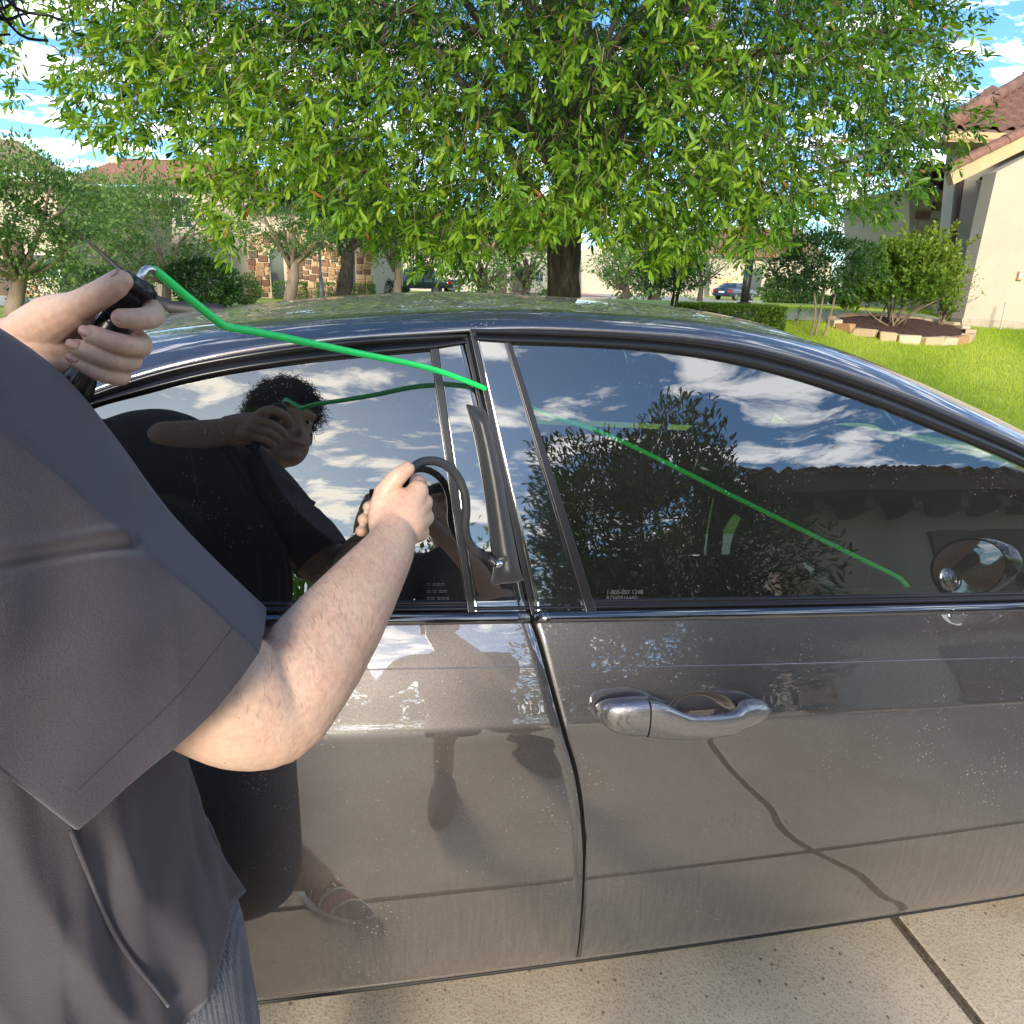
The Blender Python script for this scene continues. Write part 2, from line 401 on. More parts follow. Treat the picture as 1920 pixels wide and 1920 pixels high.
# make the parameters of A and G run together: resample both by X
def match(A, Gc):
    x = np.linspace(Gc[0, 0], Gc[-1, 0], 80); o = np.argsort(Gc[:, 0]); g = np.interp(x, Gc[o, 0], Gc[o, 1])
    xa = np.linspace(A[0, 0], A[-1, 0], 80); o = np.argsort(A[:, 0]); a = np.interp(xa, A[o, 0], A[o, 1])
    return np.stack([xa, a], 1), np.stack([x, g], 1)
# the front frame starts at the pillar, the glass a little further on
Gf2 = np.vstack([[hit(893, 640)], Gf]); Gr2 = np.vstack([[hit(872, 646)], Gr])
a_, g_ = match(Af, Gf2); frame('window_frame', a_, g_, FPROF, M_sblack)
a_, g_ = match(Ar, Gr2); frame('window_frame', a_, g_, FPROF, M_sblack)
def pane(name, top, b0, b1, zb, mat_, off=.006, par=None, rows=14, cols=60):
    xt = np.linspace(top[0, 0], top[-1, 0], cols); o = np.argsort(top[:, 0]); zt = np.interp(xt, top[o, 0], top[o, 1])
    xb = np.linspace(b0, b1, cols); R_ = []
    for t in np.linspace(0, 1, rows):
        R_.append(SP(xb*(1-t)+xt*t, zb*(1-t)+zt*t, off))
    return grid(name, R_, mat_, par or car)
xg0 = hit(1117, 1143)[0]
frd = pane('front_window', Gf, xg0, 1.72, .997, M_glass)
pane('rear_window', Gr, hit(882, 1143)[0], -.80, .997, M_glassr)
# glass etching in the lower rear corner of the front window
def text(name, body, X, ze, size, m, off, parent):
    c = bpy.data.curves.new(name, 'FONT'); c.body = body; c.size = size; c.extrude = 0; c.space_line = .95
    o = bpy.data.objects.new(name, c); COL.objects.link(o)
    dg = bpy.context.evaluated_depsgraph_get(); me = bpy.data.meshes.new_from_object(o.evaluated_get(dg)); bpy.data.objects.remove(o)
    n = len(me.vertices); v = np.zeros(n*3); me.vertices.foreach_get('co', v); v = v.reshape(-1, 3)
    P = SP(X+v[:, 0], ze+v[:, 1], off)-wloc(parent); me.vertices.foreach_set('co', P.ravel()); me.materials.append(m); me.update()
    o = bpy.data.objects.new(name, me); COL.objects.link(o); o.parent = parent; return o
M_etch = mat('etched glass marking', (.07, .08, .08), .6)
hx = hit(1138, 1126)
text('glass_marking', '1-800-007 1248\nRDV0016460', hx[0], hx[1]+.009, .0105, M_etch, .003, car)
hx = hit(800, 1130)
text('glass_marking', '= ===\n= = ==\n== ===', hx[0], hx[1]+.024, .012, M_etch, .003, car)
# pillar covers (gloss black appliques) between the two windows
def quad_panel(name, tl, tr, bl, br, mat_, off, fold=.01, nr=70, nc=9):
    TL, TR, BL, BR = (np.array(hit(*p)) for p in (tl, tr, bl, br)); rows = []
    for t in np.linspace(0, 1, nr):
        l = BL*(1-t)+TL*t; r_ = BR*(1-t)+TR*t; s = np.linspace(0, 1, nc)[:, None]; q = l*(1-s)+r_*s
        P = SP(q[:, 0], q[:, 1], off); P = np.vstack([P[0]+[-.0005, fold, 0], P, P[-1]+[.0005, fold, 0]]); rows.append(P)
    return grid(name, rows, mat_, car)
quad_panel('pillar_cover', (890, 634), (950, 636), (1003, 1146), (1103, 1146), M_gblack, -.001)
quad_panel('pillar_cover', (816, 650), (868, 646), (884, 1146), (986, 1146), M_gblack, -.001)
# slim satin strips that hold the glass edges
quad_panel('glass_run', (946, 636), (959, 645), (1098, 1146), (1119, 1146), M_sblack, -.004)
quad_panel('glass_run', (806, 652), (822, 650), (877, 1146), (890, 1146), M_sblack, -.004)
# door edges of the pillar gap
quad_panel('door_edge', (868, 628), (876, 628), (984, 1146), (991, 1152), M_sblack, .0)
quad_panel('door_edge', (880, 620), (891, 620), (996, 1152), (1004, 1146), M_sblack, -.003)
quad_panel('gap_seal', (860, 626), (900, 624), (980, 1150), (1010, 1150), M_rubber, .03, nc=3)
# --- rail, roof, screens
def Ubuild():
    px = [(0, 668), (150, 642), (267, 623), (433, 600), (640, 590), (773, 583), (973, 580), (1140, 590), (1280, 598), (1413, 617), (1513, 635), (1600, 664), (1700, 708), (1800, 752), (1920, 808)]
    P = [aty(x, y, .37+.012*0) for x, y in px]
    P = [tuple(p) for p in P]+[(1.62, .42, 1.115), (1.90, .44, .985)]
    P = [p for p in P if p[0] > -.96]; P.sort(key=lambda p: p[0]); return spline(np.array(P), 90)
U = Ubuild(); U[:, 1] += .02*np.clip(U[:, 0]-.6, 0, 9)
Au = np.vstack([Ar[::-1], Af]); Aw = SP(Au[:, 0], Au[:, 1], .0)
xr = np.linspace(-.95, 1.86, 110)
def at_x(P, x):
    o = np.argsort(P[:, 0]); return np.stack([x]+[np.interp(x, P[o, 0], P[o, i]) for i in (1, 2)], 1)
Ax, Ux = at_x(Aw, xr), at_x(U, xr)
kk = np.exp(-.5*((np.arange(-6, 7))/2.5)**2); kk /= kk.sum()
def sm1(P):
    Q = P.copy()
    for i in (1, 2): Q[:, i] = np.convolve(np.pad(P[:, i], 6, mode='reflect', reflect_type='odd'), kk, 'valid')
    return Q
Ax, Ux = sm1(Ax), sm1(Ux)
nrm = np.stack([np.zeros(110), -(Ux-Ax)[:, 2], (Ux-Ax)[:, 1]], 1); nrm[:, 1] = -np.abs(nrm[:, 1])
nrm /= np.linalg.norm(nrm, axis=1)[:, None]
rows = [Ax+[0, .014, -.002]]
for t in np.linspace(0, 1, 14): rows.append(Ax*(1-t)+Ux*t+nrm*(.016*4*t*(1-t)*(1.25-.5*t)))
rows += [Ux+[0, .005, -.002], Ux+[0, .007, -.006], Ux+[0, .012, -.006]]
grid('roof_rail', rows, M_rail, car)
mir = lambda P: P*[1, -1, 1]+[0, 1.86, 0]
grid('roof_rail', [mir(np.array(r)) for r in rows], M_rail, car)
# roof
crx = pchip([-1.0, -.7, -.443, -.1, .2, .565, .8, 1.2], [1.33, 1.385, 1.416, 1.452, 1.469, 1.461, 1.444, 1.375])
m_ = (xr > -.93) & (xr < .86); xv = xr[m_]; Ur = Ux[m_]+[0, .012, -.004]
rows = []
for v in np.linspace(0, 1, 40):
    P = Ur*(1-v)+mir(Ur)*v; h = crx(xv)-Ur[:, 2]; P[:, 2] += h*(1-(2*v-1)**2)**.8; rows.append(P)
RG = np.array(rows); grid('roof', RG, M_roof, car)
# windscreen, from the roof's front edge down to the cowl
top = RG[:, -1]; rows = []
m2 = (xr >= xv[-1]); Us = Ux[m2]
for j in range(len(Us)):
    t = j/(len(Us)-1); L_ = Us[j]+[0, .03, -.012]; Rr = mir(L_); v = np.linspace(0, 1, 40)[:, None]
    P = L_*(1-v)+Rr*v; bul = 1-(2*v[:, 0]-1)**2; P[:, 0] += .10*bul*t; P[:, 2] += (.028*(1-t)+.02)*bul**.8; rows.append(P)
grid('windscreen', rows, M_glassf, car)
# rear screen and boot, rear quarters
rows = []
for t in np.linspace(0, 1, 12):
    L_ = np.array([-.95-.62*t, .42, 1.315-.30*t+.05*sin(pi*t)]); v = np.linspace(0, 1, 24)[:, None]; P = L_*(1-v)+mir(L_)*v
    P[:, 2] += .045*(1-t)*(1-(2*v[:, 0]-1)**2); rows.append(P)
grid('rear_screen', rows, M_glassr, car)
def deck(name, xs_, zs_, y0s, bow, mt):
    rows = []
    for x, z, y0 in zip(xs_, zs_, y0s):
        v = np.linspace(0, 1, 24)[:, None]; P = np.array([x, y0, z])*(1-v)+np.array([x, 1.86-y0, z])*v
        P[:, 2] += bow*(1-(2*v[:, 0]-1)**2); rows.append(P)
    return grid(name, rows, mt, car)
deck('boot_lid', [-1.57, -1.7, -1.95, -2.18, -2.24, -2.25], [1.015, 1.0, .985, .96, .90, .62], [.2, .2, .21, .24, .27, .28], .02, M_paint)
deck('bonnet', [1.93, 1.86, 2.0, 2.3, 2.55, 2.68, 2.72], [.92, .955, .94, .88, .80, .68, .5], [.2, .2, .2, .23, .30, .38, .42], .03, M_paint)
def side(name, x0, x1, wx, far=False, ztop=None, yend=None):
    xs_ = np.linspace(x0, x1, 70); rows = []
    arch = .36
    zb = np.where(np.abs(xs_-wx) < arch, .30+np.sqrt(np.maximum(arch**2-(xs_-wx)**2, 0)), .20)
    zt = ztop(xs_)
    for t in np.linspace(0, 1, 26):
        z = zb*(1-t)+zt*t; P = SP(np.clip(xs_, -1, 1.5), z+.04*np.clip(xs_, -1, 1.5)*sm(z)); P[:, 0] = xs_; P[:, 2] = z
        P[:, 1] += yend(xs_); rows.append(P)
    rows = np.array(rows)
    if far: rows = mir(rows)
    return grid(name, rows, M_paint, car)
ye_f = lambda x: .45*np.clip((x-1.9)/.85, 0, 1)**2.2
ye_r = lambda x: .30*np.clip((-1.7-x)/.6, 0, 1)**2.2
zt_f = pchip([1.43, 1.86, 2.3, 2.55, 2.73], [.93, .935, .87, .79, .66]); zt_r = pchip([-2.27, -2.1, -1.6, -1.0, -.80], [.93, .965, 1.0, 1.01, .99])
for far in (False, True):
    side('front_wing', 1.44, 2.73, 1.86, far, zt_f, ye_f)
    side('rear_wing', -2.27, -.805, -1.02-.0, far, zt_r, ye_r)
# rear roof pillar
for far in (False, True):
    q = []
    for t in np.linspace(0, 1, 10):
        a = np.array([-.95, .28, 1.24])*(1-t)+np.array([-.86, .10, 1.0])*t; b = np.array([-.95, .42, 1.315])*(1-t)+np.array([-1.57, .22, 1.01])*t
        s = np.linspace(0, 1, 8)[:, None]; P = a*(1-s)+b*s; P[:, 1] -= .02*np.sin(pi*s[:, 0]); q.append(mir(P) if far else P)
    grid('rear_pillar', q, M_paint, car)
# far side body, windows, doors
xs_ = np.linspace(-.80, 1.43, 50)
grid('far_door', [mir(SP(xs_, np.full(50, z))) for z in np.linspace(.25, .965, 24)], M_paint, car)
for nm, (x0, x1, t0, t1) in {'far_window': (.16, 1.6, 0, 1), 'far_rear_window': (-.78, .06, 0, 1)}.items():
    xx = np.linspace(x0, x1, 40); rows = []
    zt = np.interp(xx, np.r_[Gr[::-1, 0], Gf[:, 0]], np.r_[Gr[::-1, 1], Gf[:, 1]])
    for t in np.linspace(0, 1, 10): rows.append(mir(SP(xx, .99*(1-t)+zt*t)))
    grid(nm, rows, M_glass if x0 > 0 else M_glassr, car)
xx = np.linspace(.06, .16, 4); grid('far_pillar', [mir(SP(xx, np.full(4, z))) for z in (.97, 1.1, 1.2, 1.3, 1.42)], M_gblack, car)
grid('far_frame', [mir(np.array(r)) for r in [at_x(SP(np.r_[Gr[::-1, 0], Gf[:, 0]], np.r_[Gr[::-1, 1], Gf[:, 1]]), xr), Ax]], M_sblack, car)
# wheels
def wheel(x, far):
    y0 = .03 if not far else 1.83; s = 1 if not far else -1
    R_ = [(.20, .0), (.23, -.0), (.30, .0), (.325, .012), (.335, .05), (.335, .18), (.32, .21), (.22, .215)]
    G = [[(x+r*cos(a), y0+s*y, .335+r*sin(a)) for r, y in R_] for a in np.linspace(0, 2*pi, 49)]
    ty = grid('tyre', G, M_tyre, car)
    mb = MB()
    for k in range(10):
        a = k*pi/5; c_, s_ = cos(a), sin(a); P = [(r*c_-w_*s_, r*s_+w_*c_) for r, w_ in ((.04, -.02), (.215, -.012), (.215, .012), (.04, .02))]
        mb.prism([(x+p, y0+s*.02, .335+q) for p, q in P], (0, s*.03, 0))
    mb.tube([(x, y0+s*.012, .335), (x, y0+s*.05, .335)], .05, 16)
    G = [[(x+r*cos(a), y0+s*y, .335+r*sin(a)) for r, y in ((.208, .03), (.222, .005), (.212, .02), (.2, .2))] for a in np.linspace(0, 2*pi, 49)]
    V = np.array(G).reshape(-1, 3); mb.add(V, gfaces(49, 4)); mb.build('rim', M_rim, ty)
for x in (1.86, -1.05-.0):
    for far in (False, True): wheel(x, far)
# door handle: key cap, grip bar
def loftx(name, st, parent, so_, m, capi=True):
    rows = []
    for (px, yt, yb, yo, yi) in st:
        T, B = aty(px, yt, -.038), aty(px, yb, -.038); zt, zb = T[2], B[2]; x = (T[0]+B[0])/2
        zc_, h = (zt+zb)/2, (zt-zb)/2; yc, hy = (yo+yi)/2, (yi-yo)/2; rg = []
        for a in np.linspace(0, 2*pi, 29)[:-1]:
            cz, cy_ = cos(a), sin(a); rg.append((x, yc-hy*np.sign(cy_)*abs(cy_)**.75, zc_+h*np.sign(cz)*abs(cz)**.8))
        rows.append(rg)
    rows = spl_rows(np.array(rows), so_); o = grid(name, rows, m, parent, closed=True); return o
def spl_rows(G, n):
    k, m, _ = G.shape; Q = spline(G.reshape(k, -1), n) if k > 2 else G.reshape(k, -1); return Q.reshape(-1, m, 3)
YB = lambda px, py: SP(*hit(px, py))[1]
M_handle = paint_mat('handle paint', (.30, .28, .28), 2.4)
hb = loftx('door_handle', [(1219, 1322, 1386, -.043, -.012), (1240, 1324, 1387, -.045, -.016), (1262, 1332, 1387, -.046, -.024), (1290, 1342, 1386, -.047, -.028), (1325, 1343, 1384, -.047, -.028), (1362, 1341, 1380, -.046, -.026), (1384, 1336, 1377, -.045, -.018), (1398, 1327, 1374, -.043, -.008), (1422, 1327, 1369, -.037, -.002), (1444, 1333, 1361, -.029, .002), (1458, 1343, 1351, -.018, .004)], car, 40, M_handle)
kc = loftx('key_cap', [(1130, 1350, 1357, -.010, .006), (1134, 1340, 1367, -.022, .004), (1145, 1331, 1376, -.033, .002), (1165, 1325, 1383, -.040, .0), (1190, 1322, 1386, -.043, .0), (1216, 1321, 1387, -.0435, .0)], hb, 24, M_handle)
# bird dropping on the roof rail and a few pale flecks
M_drop = mat('dried bird dropping', (.62, .56, .46), .8, var=.3, vscale=200)
mb = MB()
for _ in range(26):
    p = aty(849+RNG.normal(0, 7), 587+RNG.normal(0, 2.0), .362); rr = RNG.uniform(.0015, .005)
    mb.tube([p-[0, 0, .002], p+[0, -.002, .003]], [rr, rr*.6], 7)
mb.build('bird_dropping', M_drop, car)
# whip aerial at the rear of the roof
ae = aty(352, 588, .93); tip = aty(153, 443, 1.0)
mb = MB(); A0 = aty(322, 577, .93); A1 = aty(270, 545, .94); 
mb.tube([ae+[.14, 0, -.004], ae+[.07, 0, .004], A0, A0*.5+A1*.5], [.006, .022, .017, .0095], 14)
aer = mb.build('aerial_base', M_rubber, car, smooth=True)
mb = MB(); mb.tube(spline([A0*.5+A1*.5, A1, aty(233, 513, .96), aty(190, 475, .98), tip], 30), np.r_[np.linspace(.0085, .0095, 6), np.linspace(.0095, .003, 24)]*(1+.08*np.sin(np.arange(30)*2.2)), 12)
mb.build('aerial_mast', M_rubber, car, smooth=True)
# near door mirror (reflected in the front window)
mc = np.array([1.37, -.13, 1.03])
G = []
for t in np.linspace(0, 1, 14):
    r_ = sin(pi*(.5+.5*t))**.5 if t < 1 else 0; G.append([(mc[0]+.13*t, mc[1]+.11*r_*cos(a), mc[2]+.07*r_*sin(a)) for a in np.linspace(0, 2*pi, 33)[:-1]])
mh = grid('door_mirror', G, M_gblack, car, closed=True)
G = [[(mc[0]+.003, mc[1]+.104*q*cos(a), mc[2]+.064*q*sin(a)) for a in np.linspace(0, 2*pi, 33)[:-1]] for q in (1, .5, .01)]
grid('mirror_glass', G, M_mirg, mh, closed=True)
bs = mc+[-.002, -.055, -.02]
G = [[(bs[0]-.014*cos(q), bs[1]+.026*sin(q)*cos(a), bs[2]+.026*sin(q)*sin(a)) for a in np.linspace(0, 2*pi, 25)[:-1]] for q in np.linspace(.01, 1.4, 9)]
grid('blind_spot_mirror', G, M_chrome, mh, closed=True)
mb = MB(); mb.tube([mc+[.06, .08, -.05], mc+[.08, .19, -.07]], .02, 10); mb.build('mirror_arm', M_sblack, mh, smooth=True)
# interior
def rbox(name, lo, hi, m, par, bev=.04):
    mb = MB(); mb.box(lo, hi); o = mb.build(name, m, par); mod(o, 'BEVEL', width=bev, segments=4); o.data.polygons.foreach_set('use_smooth', [True]*6); return o
rbox('dashboard', (1.15, .16, .72), (1.75, 1.70, .97), M_int, car, .08)
rbox('cabin_floor', (-.9, .12, .30), (1.6, 1.74, .34), M_int, car, .01)
rbox('door_trim', (-.7, .11, .4), (1.45, .14, .955), M_int, car, .01)
rbox('centre_console', (.25, .84, .3), (1.3, 1.02, .66), M_int, car, .03)
for yc in (.50, 1.36):
    st = empty('front_seat', (.35, yc, .4), parent=car)
    for nm, lo, hi, tilt in (('seat_cushion', (.15, -.24, .0), (.68, .24, .17), 0), ('seat_back', (-.05, -.24, .1), (.10, .24, .70), -.28), ('headrest', (-.03, -.13, .74), (.06, .13, .93), -.28)):
        mb = MB(); mb.box(lo, hi); v = np.array(mb.v); c_, s_ = cos(tilt), sin(tilt); v2 = v.copy(); v2[:, 0] = v[:, 0]*c_+v[:, 2]*s_+(.13 if tilt else 0)*0; v2[:, 2] = -v[:, 0]*s_+v[:, 2]*c_
        o = mesh(nm, v2, mb.f, M_seat, st, world=False); mod(o, 'BEVEL', width=.04, segments=4)
rbox('rear_bench', (-.95, .2, .4), (-.4, 1.66, .58), M_seat, car, .05); rbox('rear_backrest', (-1.05, .2, .5), (-.9, 1.66, 1.08), M_seat, car, .05)
sc_ = np.array([1.0, 1.36, .90]); P = [sc_+[.06*sin(a)*.9, .185*cos(a), .185*sin(a)*.95] for a in np.linspace(0, 2*pi, 41)]
mb = MB(); mb.tube(P, .014, 10, False); mb.tube([sc_+[.02, -.17, 0], sc_+[.05, 0, -.02], sc_+[.02, .17, 0]], .018, 8); mb.tube([sc_+[.05, 0, -.02], sc_+[.3, 0, -.1]], .04, 10)
mb.build('steering_wheel', M_sblack, car, smooth=True)
rbox('interior_mirror', (.93, .82, 1.27), (.95, 1.04, 1.33), M_sblack, car, .015)

OUT = None
# ================================================================== SETTING
HF = np.array([sin(YAW), cos(YAW), 0.0]); HR = np.array([cos(YAW), -sin(YAW), 0.0])
def sst(a, b, x): t = np.clip((np.asarray(x, float)-a)/(b-a), 0, 1); return t*t*(3-2*t)
def hgt(x, y):
    hm = .62+.46*sst(0, 4.5, x)
    return hm*sst(2.3, 10.0, y)*(1-sst(13, 46, y)*.98)*(1-.3*sst(5, 30, np.abs(x)-8))
def onground(px, py, dmin=3.0):
    d = ray(px, py); t = dmin
    while t < 400:
        p = CAM+d*t
        if p[2] <= hgt(p[0], p[1]): return np.array([p[0], p[1], float(hgt(p[0], p[1]))])
        t *= 1.004
    return CAM+d*t
def fp(px, py, D):           # point on the upright plane D metres ahead
    d = ray(px, py); return CAM+d*(D/(d@HF))
def colmix(name, stops, scale, rough=.9, detail=8, bump=.3, bscale=None, stretch=(1, 1, 1), bd=.01):
    m = mat(name, (.5, .5, .5), rough); t = m.node_tree; b = t.nodes['Principled BSDF']
    co = N(t, 'ShaderNodeTexCoord').outputs['Object']; mp = N(t, 'ShaderNodeMapping'); mp.inputs['Scale'].default_value = stretch; t.links.new(co, mp.inputs[0])
    nn = N(t, 'ShaderNodeTexNoise', i_Scale=scale, i_Detail=detail, i_Roughness=.68); t.links.new(mp.outputs[0], nn.inputs['Vector'])
    t.links.new(ramp(t, nn.outputs['Fac'], stops), b.inputs['Base Color'])
    n2 = N(t, 'ShaderNodeTexNoise', i_Scale=bscale or scale*4, i_Detail=5.0); t.links.new(mp.outputs[0], n2.inputs['Vector'])
    bp = N(t, 'ShaderNodeBump', i_Strength=bump, i_Distance=bd); t.links.new(n2.outputs['Fac'], bp.inputs['Height']); t.links.new(bp.outputs[0], b.inputs['Normal'])
    return m
M_lawn = colmix('lawn soil and turf', [(.3, (.16, .24, .02)), (.5, (.26, .36, .035)), (.72, (.36, .43, .07))], 2.2, bump=.6, bscale=60)
M_stucco = colmix('cream stucco', [(.3, (.40, .34, .26)), (.7, (.47, .40, .31))], 1.2, .9, bump=.25, bscale=90)
M_stucco2 = colmix('pale stucco', [(.3, (.44, .40, .33)), (.7, (.52, .47, .39))], .6, .9, bump=.2, bscale=60)
M_fascia = mat('ochre fascia paint', (.46, .33, .17), .6, var=.1, vscale=3)
M_tile = colmix('terracotta roof tile', [(.3, (.11, .06, .045)), (.5, (.20, .10, .07)), (.7, (.28, .15, .11))], 3.0, .8, bump=.3, bscale=40)
M_tileg = colmix('weathered brown roof tile', [(.3, (.13, .095, .075)), (.7, (.26, .19, .15))], 1.5, .85, bump=.3)
M_bark = colmix('tree bark', [(.38, (.018, .014, .010)), (.55, (.06, .047, .034)), (.7, (.13, .105, .08))], 16, .95, bump=1.0, bscale=22, stretch=(1, 1, .25), bd=.03)
M_barkl = colmix('pale bark', [(.35, (.14, .10, .07)), (.7, (.28, .21, .15))], 8, .9, bump=.6, stretch=(1, 1, .3))
M_mulch = colmix('bark mulch', [(.35, (.03, .016, .01)), (.55, (.10, .045, .025)), (.75, (.20, .10, .055))], 40, .95, bump=1.0, bscale=90, bd=.03)
M_found = colmix('concrete foundation', [(.3, (.30, .25, .19)), (.7, (.42, .36, .28))], 8, .9)
M_dark = mat('dark window glass', (.03, .04, .05), .08, **{'IOR': 1.7})
M_frame = mat('white window trim', (.6, .6, .56), .5)
M_door = mat('dark brown garage door', (.055, .035, .028), .5, var=.15)
M_iron = mat('black iron', (.02, .02, .022), .45)
M_grey = mat('grey painted steel', (.11, .12, .13), .45)
def concrete():
    m = mat('exposed aggregate concrete', (.5, .4, .3), .85); t = m.node_tree; b = t.nodes['Principled BSDF']
    co = N(t, 'ShaderNodeTexCoord').outputs['Object']
    n1 = N(t, 'ShaderNodeTexNoise', i_Scale=2.5, i_Detail=8.0, i_Roughness=.65); t.links.new(co, n1.inputs['Vector'])
    base = ramp(t, n1.outputs['Fac'], [(.3, (.54, .44, .31)), (.5, (.66, .55, .40)), (.7, (.74, .63, .47))])
    v = N(t, 'ShaderNodeTexVoronoi', i_Scale=135.0); t.links.new(co, v.inputs['Vector'])
    peb = math_(t, 'LESS_THAN', v.outputs['Distance'], .42)
    hs = N(t, 'ShaderNodeSeparateColor'); t.links.new(v.outputs['Color'], hs.inputs[0])
    pc = ramp(t, hs.outputs[0], [(0, (.20, .10, .06)), (.22, (.30, .20, .13)), (.42, (.48, .38, .27)), (.7, (.62, .54, .42)), (.9, (.22, .19, .16)), (1, (.42, .20, .10))])
    c = mixc(t, math_(t, 'MULTIPLY', peb, .38), base, pc)
    v2 = N(t, 'ShaderNodeTexVoronoi', i_Scale=60.0); t.links.new(co, v2.inputs['Vector'])
    h2 = N(t, 'ShaderNodeSeparateColor'); t.links.new(v2.outputs['Color'], h2.inputs[0])
    big = math_(t, 'MULTIPLY', math_(t, 'LESS_THAN', v2.outputs['Distance'], .25), math_(t, 'GREATER_THAN', h2.outputs[1], .93))
    c = mixc(t, math_(t, 'MULTIPLY', big, .8), c, (.27, .13, .07))
    n3 = N(t, 'ShaderNodeTexNoise', i_Scale=380.0, i_Detail=2.0); t.links.new(co, n3.inputs['Vector'])
    c = mixc(t, 1.0, c, ramp(t, n3.outputs['Fac'], [(.35, .78), (.65, 1.15)]), 'MULTIPLY')
    t.links.new(c, b.inputs['Base Color'])
    bp = N(t, 'ShaderNodeBump', i_Strength=.22, i_Distance=.002, invert=True); t.links.new(v.outputs['Distance'], bp.inputs['Height']); t.links.new(bp.outputs[0], b.inputs['Normal'])
    return m
M_conc = concrete()
M_road = colmix('pale concrete road', [(.3, (.42, .38, .32)), (.7, (.54, .49, .42))], 1.0, .9)
# --- ground sheet (denser near the scene)
def axis(a, b, c0, c1, near, far):
    return np.unique(np.round(np.r_[np.arange(c0, c1, near), np.geomspace(max(c1, .1), b, 40) if b > 0 else [], ], 3))
xs = np.unique(np.r_[-np.geomspace(30, 900, 24), np.arange(-30, 30.1, 1.0), np.geomspace(30, 900, 24)])
ys = np.unique(np.r_[-np.geomspace(8, 900, 24), np.arange(-8, 2, 2.0), np.arange(2, 14, .4), np.arange(14, 60, 1.5), np.geomspace(60, 1400, 26)])
XX, YY = np.meshgrid(xs, ys)
lawn = grid('lawn', np.stack([XX, YY, hgt(XX, YY)-.012], -1), M_lawn, flip=False); tag(lawn, kind='structure')
# --- driveway slabs under and around the car, with felt expansion joints
drive = empty('driveway', (0, 0, 0)); drive['kind'] = 'structure'
j0, j1 = atz(1692, 1737, 0), atz(1838, 1920, 0); jd = (j1-j0)/np.linalg.norm(j1-j0); jp = np.array([jd[1], -jd[0], 0])
if jp[0] < 0: jp = -jp
def slab(a0, a1, b0, b1):
    mb = MB(); gw = .012; P = [j0+jp*a+jd*b for a, b in ((a0+gw, b0+gw), (a1-gw, b0+gw), (a1-gw, b1-gw), (a0+gw, b1-gw))]
    mb.prism([(p[0], p[1], -.1) for p in P][::1], (0, 0, .1)); o = mb.build('concrete_slab', M_conc, drive); mod(o, 'BEVEL', width=.006, segments=2)
    return o
AS = [-7.0, -3.6, 0, 3.6, 7.2]; BS = [-2.9, (-.60-j0[1])/jd[1], 4.2, 9.0]
for i in range(4):
    for j in range(3): slab(AS[i], AS[i+1], BS[j], BS[j+1])
M_felt = colmix('weathered felt joint', [(.3, (.10, .08, .055)), (.55, (.24, .19, .13)), (.8, (.36, .29, .20))], 14, .95, bump=1.0, bscale=120, stretch=(4, 4, 1))
def strip(p, q, w_):
    d = (q-p)/np.linalg.norm(q-p); s = np.array([-d[1], d[0], 0]); mb = MB()
    for k, (o0, o1, z) in enumerate(((-1, -.55, -.004), (-.5, -.05, -.001), (0, .45, -.005), (.5, 1, -.002))):
        mb.prism([tuple(p+s*w_*o0+[0, 0, -.04]), tuple(q+s*w_*o0+[0, 0, -.04]), tuple(q+s*w_*o1+[0, 0, -.04]), tuple(p+s*w_*o1+[0, 0, -.04])], (0, 0, .04+z))
    return mb.build('expansion_joint', M_felt, drive)
for a in AS[1:4]: strip(j0+jp*a+jd*BS[0], j0+jp*a+jd*BS[-1], .0115)
for b in BS[1:3]:
    for i in range(4): strip(j0+jp*(AS[i]+.013)+jd*b, j0+jp*(AS[i+1]-.013)+jd*b, .0115)
mb = MB(); mb.box((-30, -30, -.06), (30, 2.35, -.05)); o = mb.build('driveway_base', M_found); tag(o, kind='structure')
mb = MB(); mb.box((-40, -22, -.03), (40, -9.4, -.002)); o = mb.build('street', M_road); tag(o, kind='structure')
# --- street and neighbour's drive beyond, draped on the ground
def drape(name, poly_px=None, pts=None, m=M_road, lift=.012, n=24):
    P = [onground(*q) for q in poly_px] if pts is None else pts
    A = np.array(P); G = []
    for v in np.linspace(0, 1, n):
        row = []
        for u_ in np.linspace(0, 1, n):
            p = (A[0]*(1-u_)+A[1]*u_)*(1-v)+(A[3]*(1-u_)+A[2]*u_)*v; row.append((p[0], p[1], float(hgt(p[0], p[1]))+lift))
        G.append(row)
    return tag(grid(name, G, m), kind='structure')
drape('neighbour_drive', [(1180, 601), (1780, 612), (1700, 583), (1180, 575)])
drape('side_path', [(-200, 566), (215, 583), (215, 564), (-200, 548)])
drape('far_street', pts=[np.array([-60, 50, 0]), np.array([80, 50, 0]), np.array([80, 58, 0]), np.array([-60, 58, 0])], lift=.03)
drape('far_drive', pts=[np.array([14, 58.5, 0]), np.array([30, 58.5, 0]), np.array([30, 76, 0]), np.array([16, 80, 0])], lift=.03)
M_paver = colmix('red paver', [(.3, (.30, .12, .09)), (.7, (.42, .2, .16))], 3)
drape('paver_court', pts=[np.array([10.5, 58.5, 0]), np.array([19, 58.5, 0]), np.array([18, 64, 0]), np.array([9, 64, 0])], lift=.05, m=M_paver)

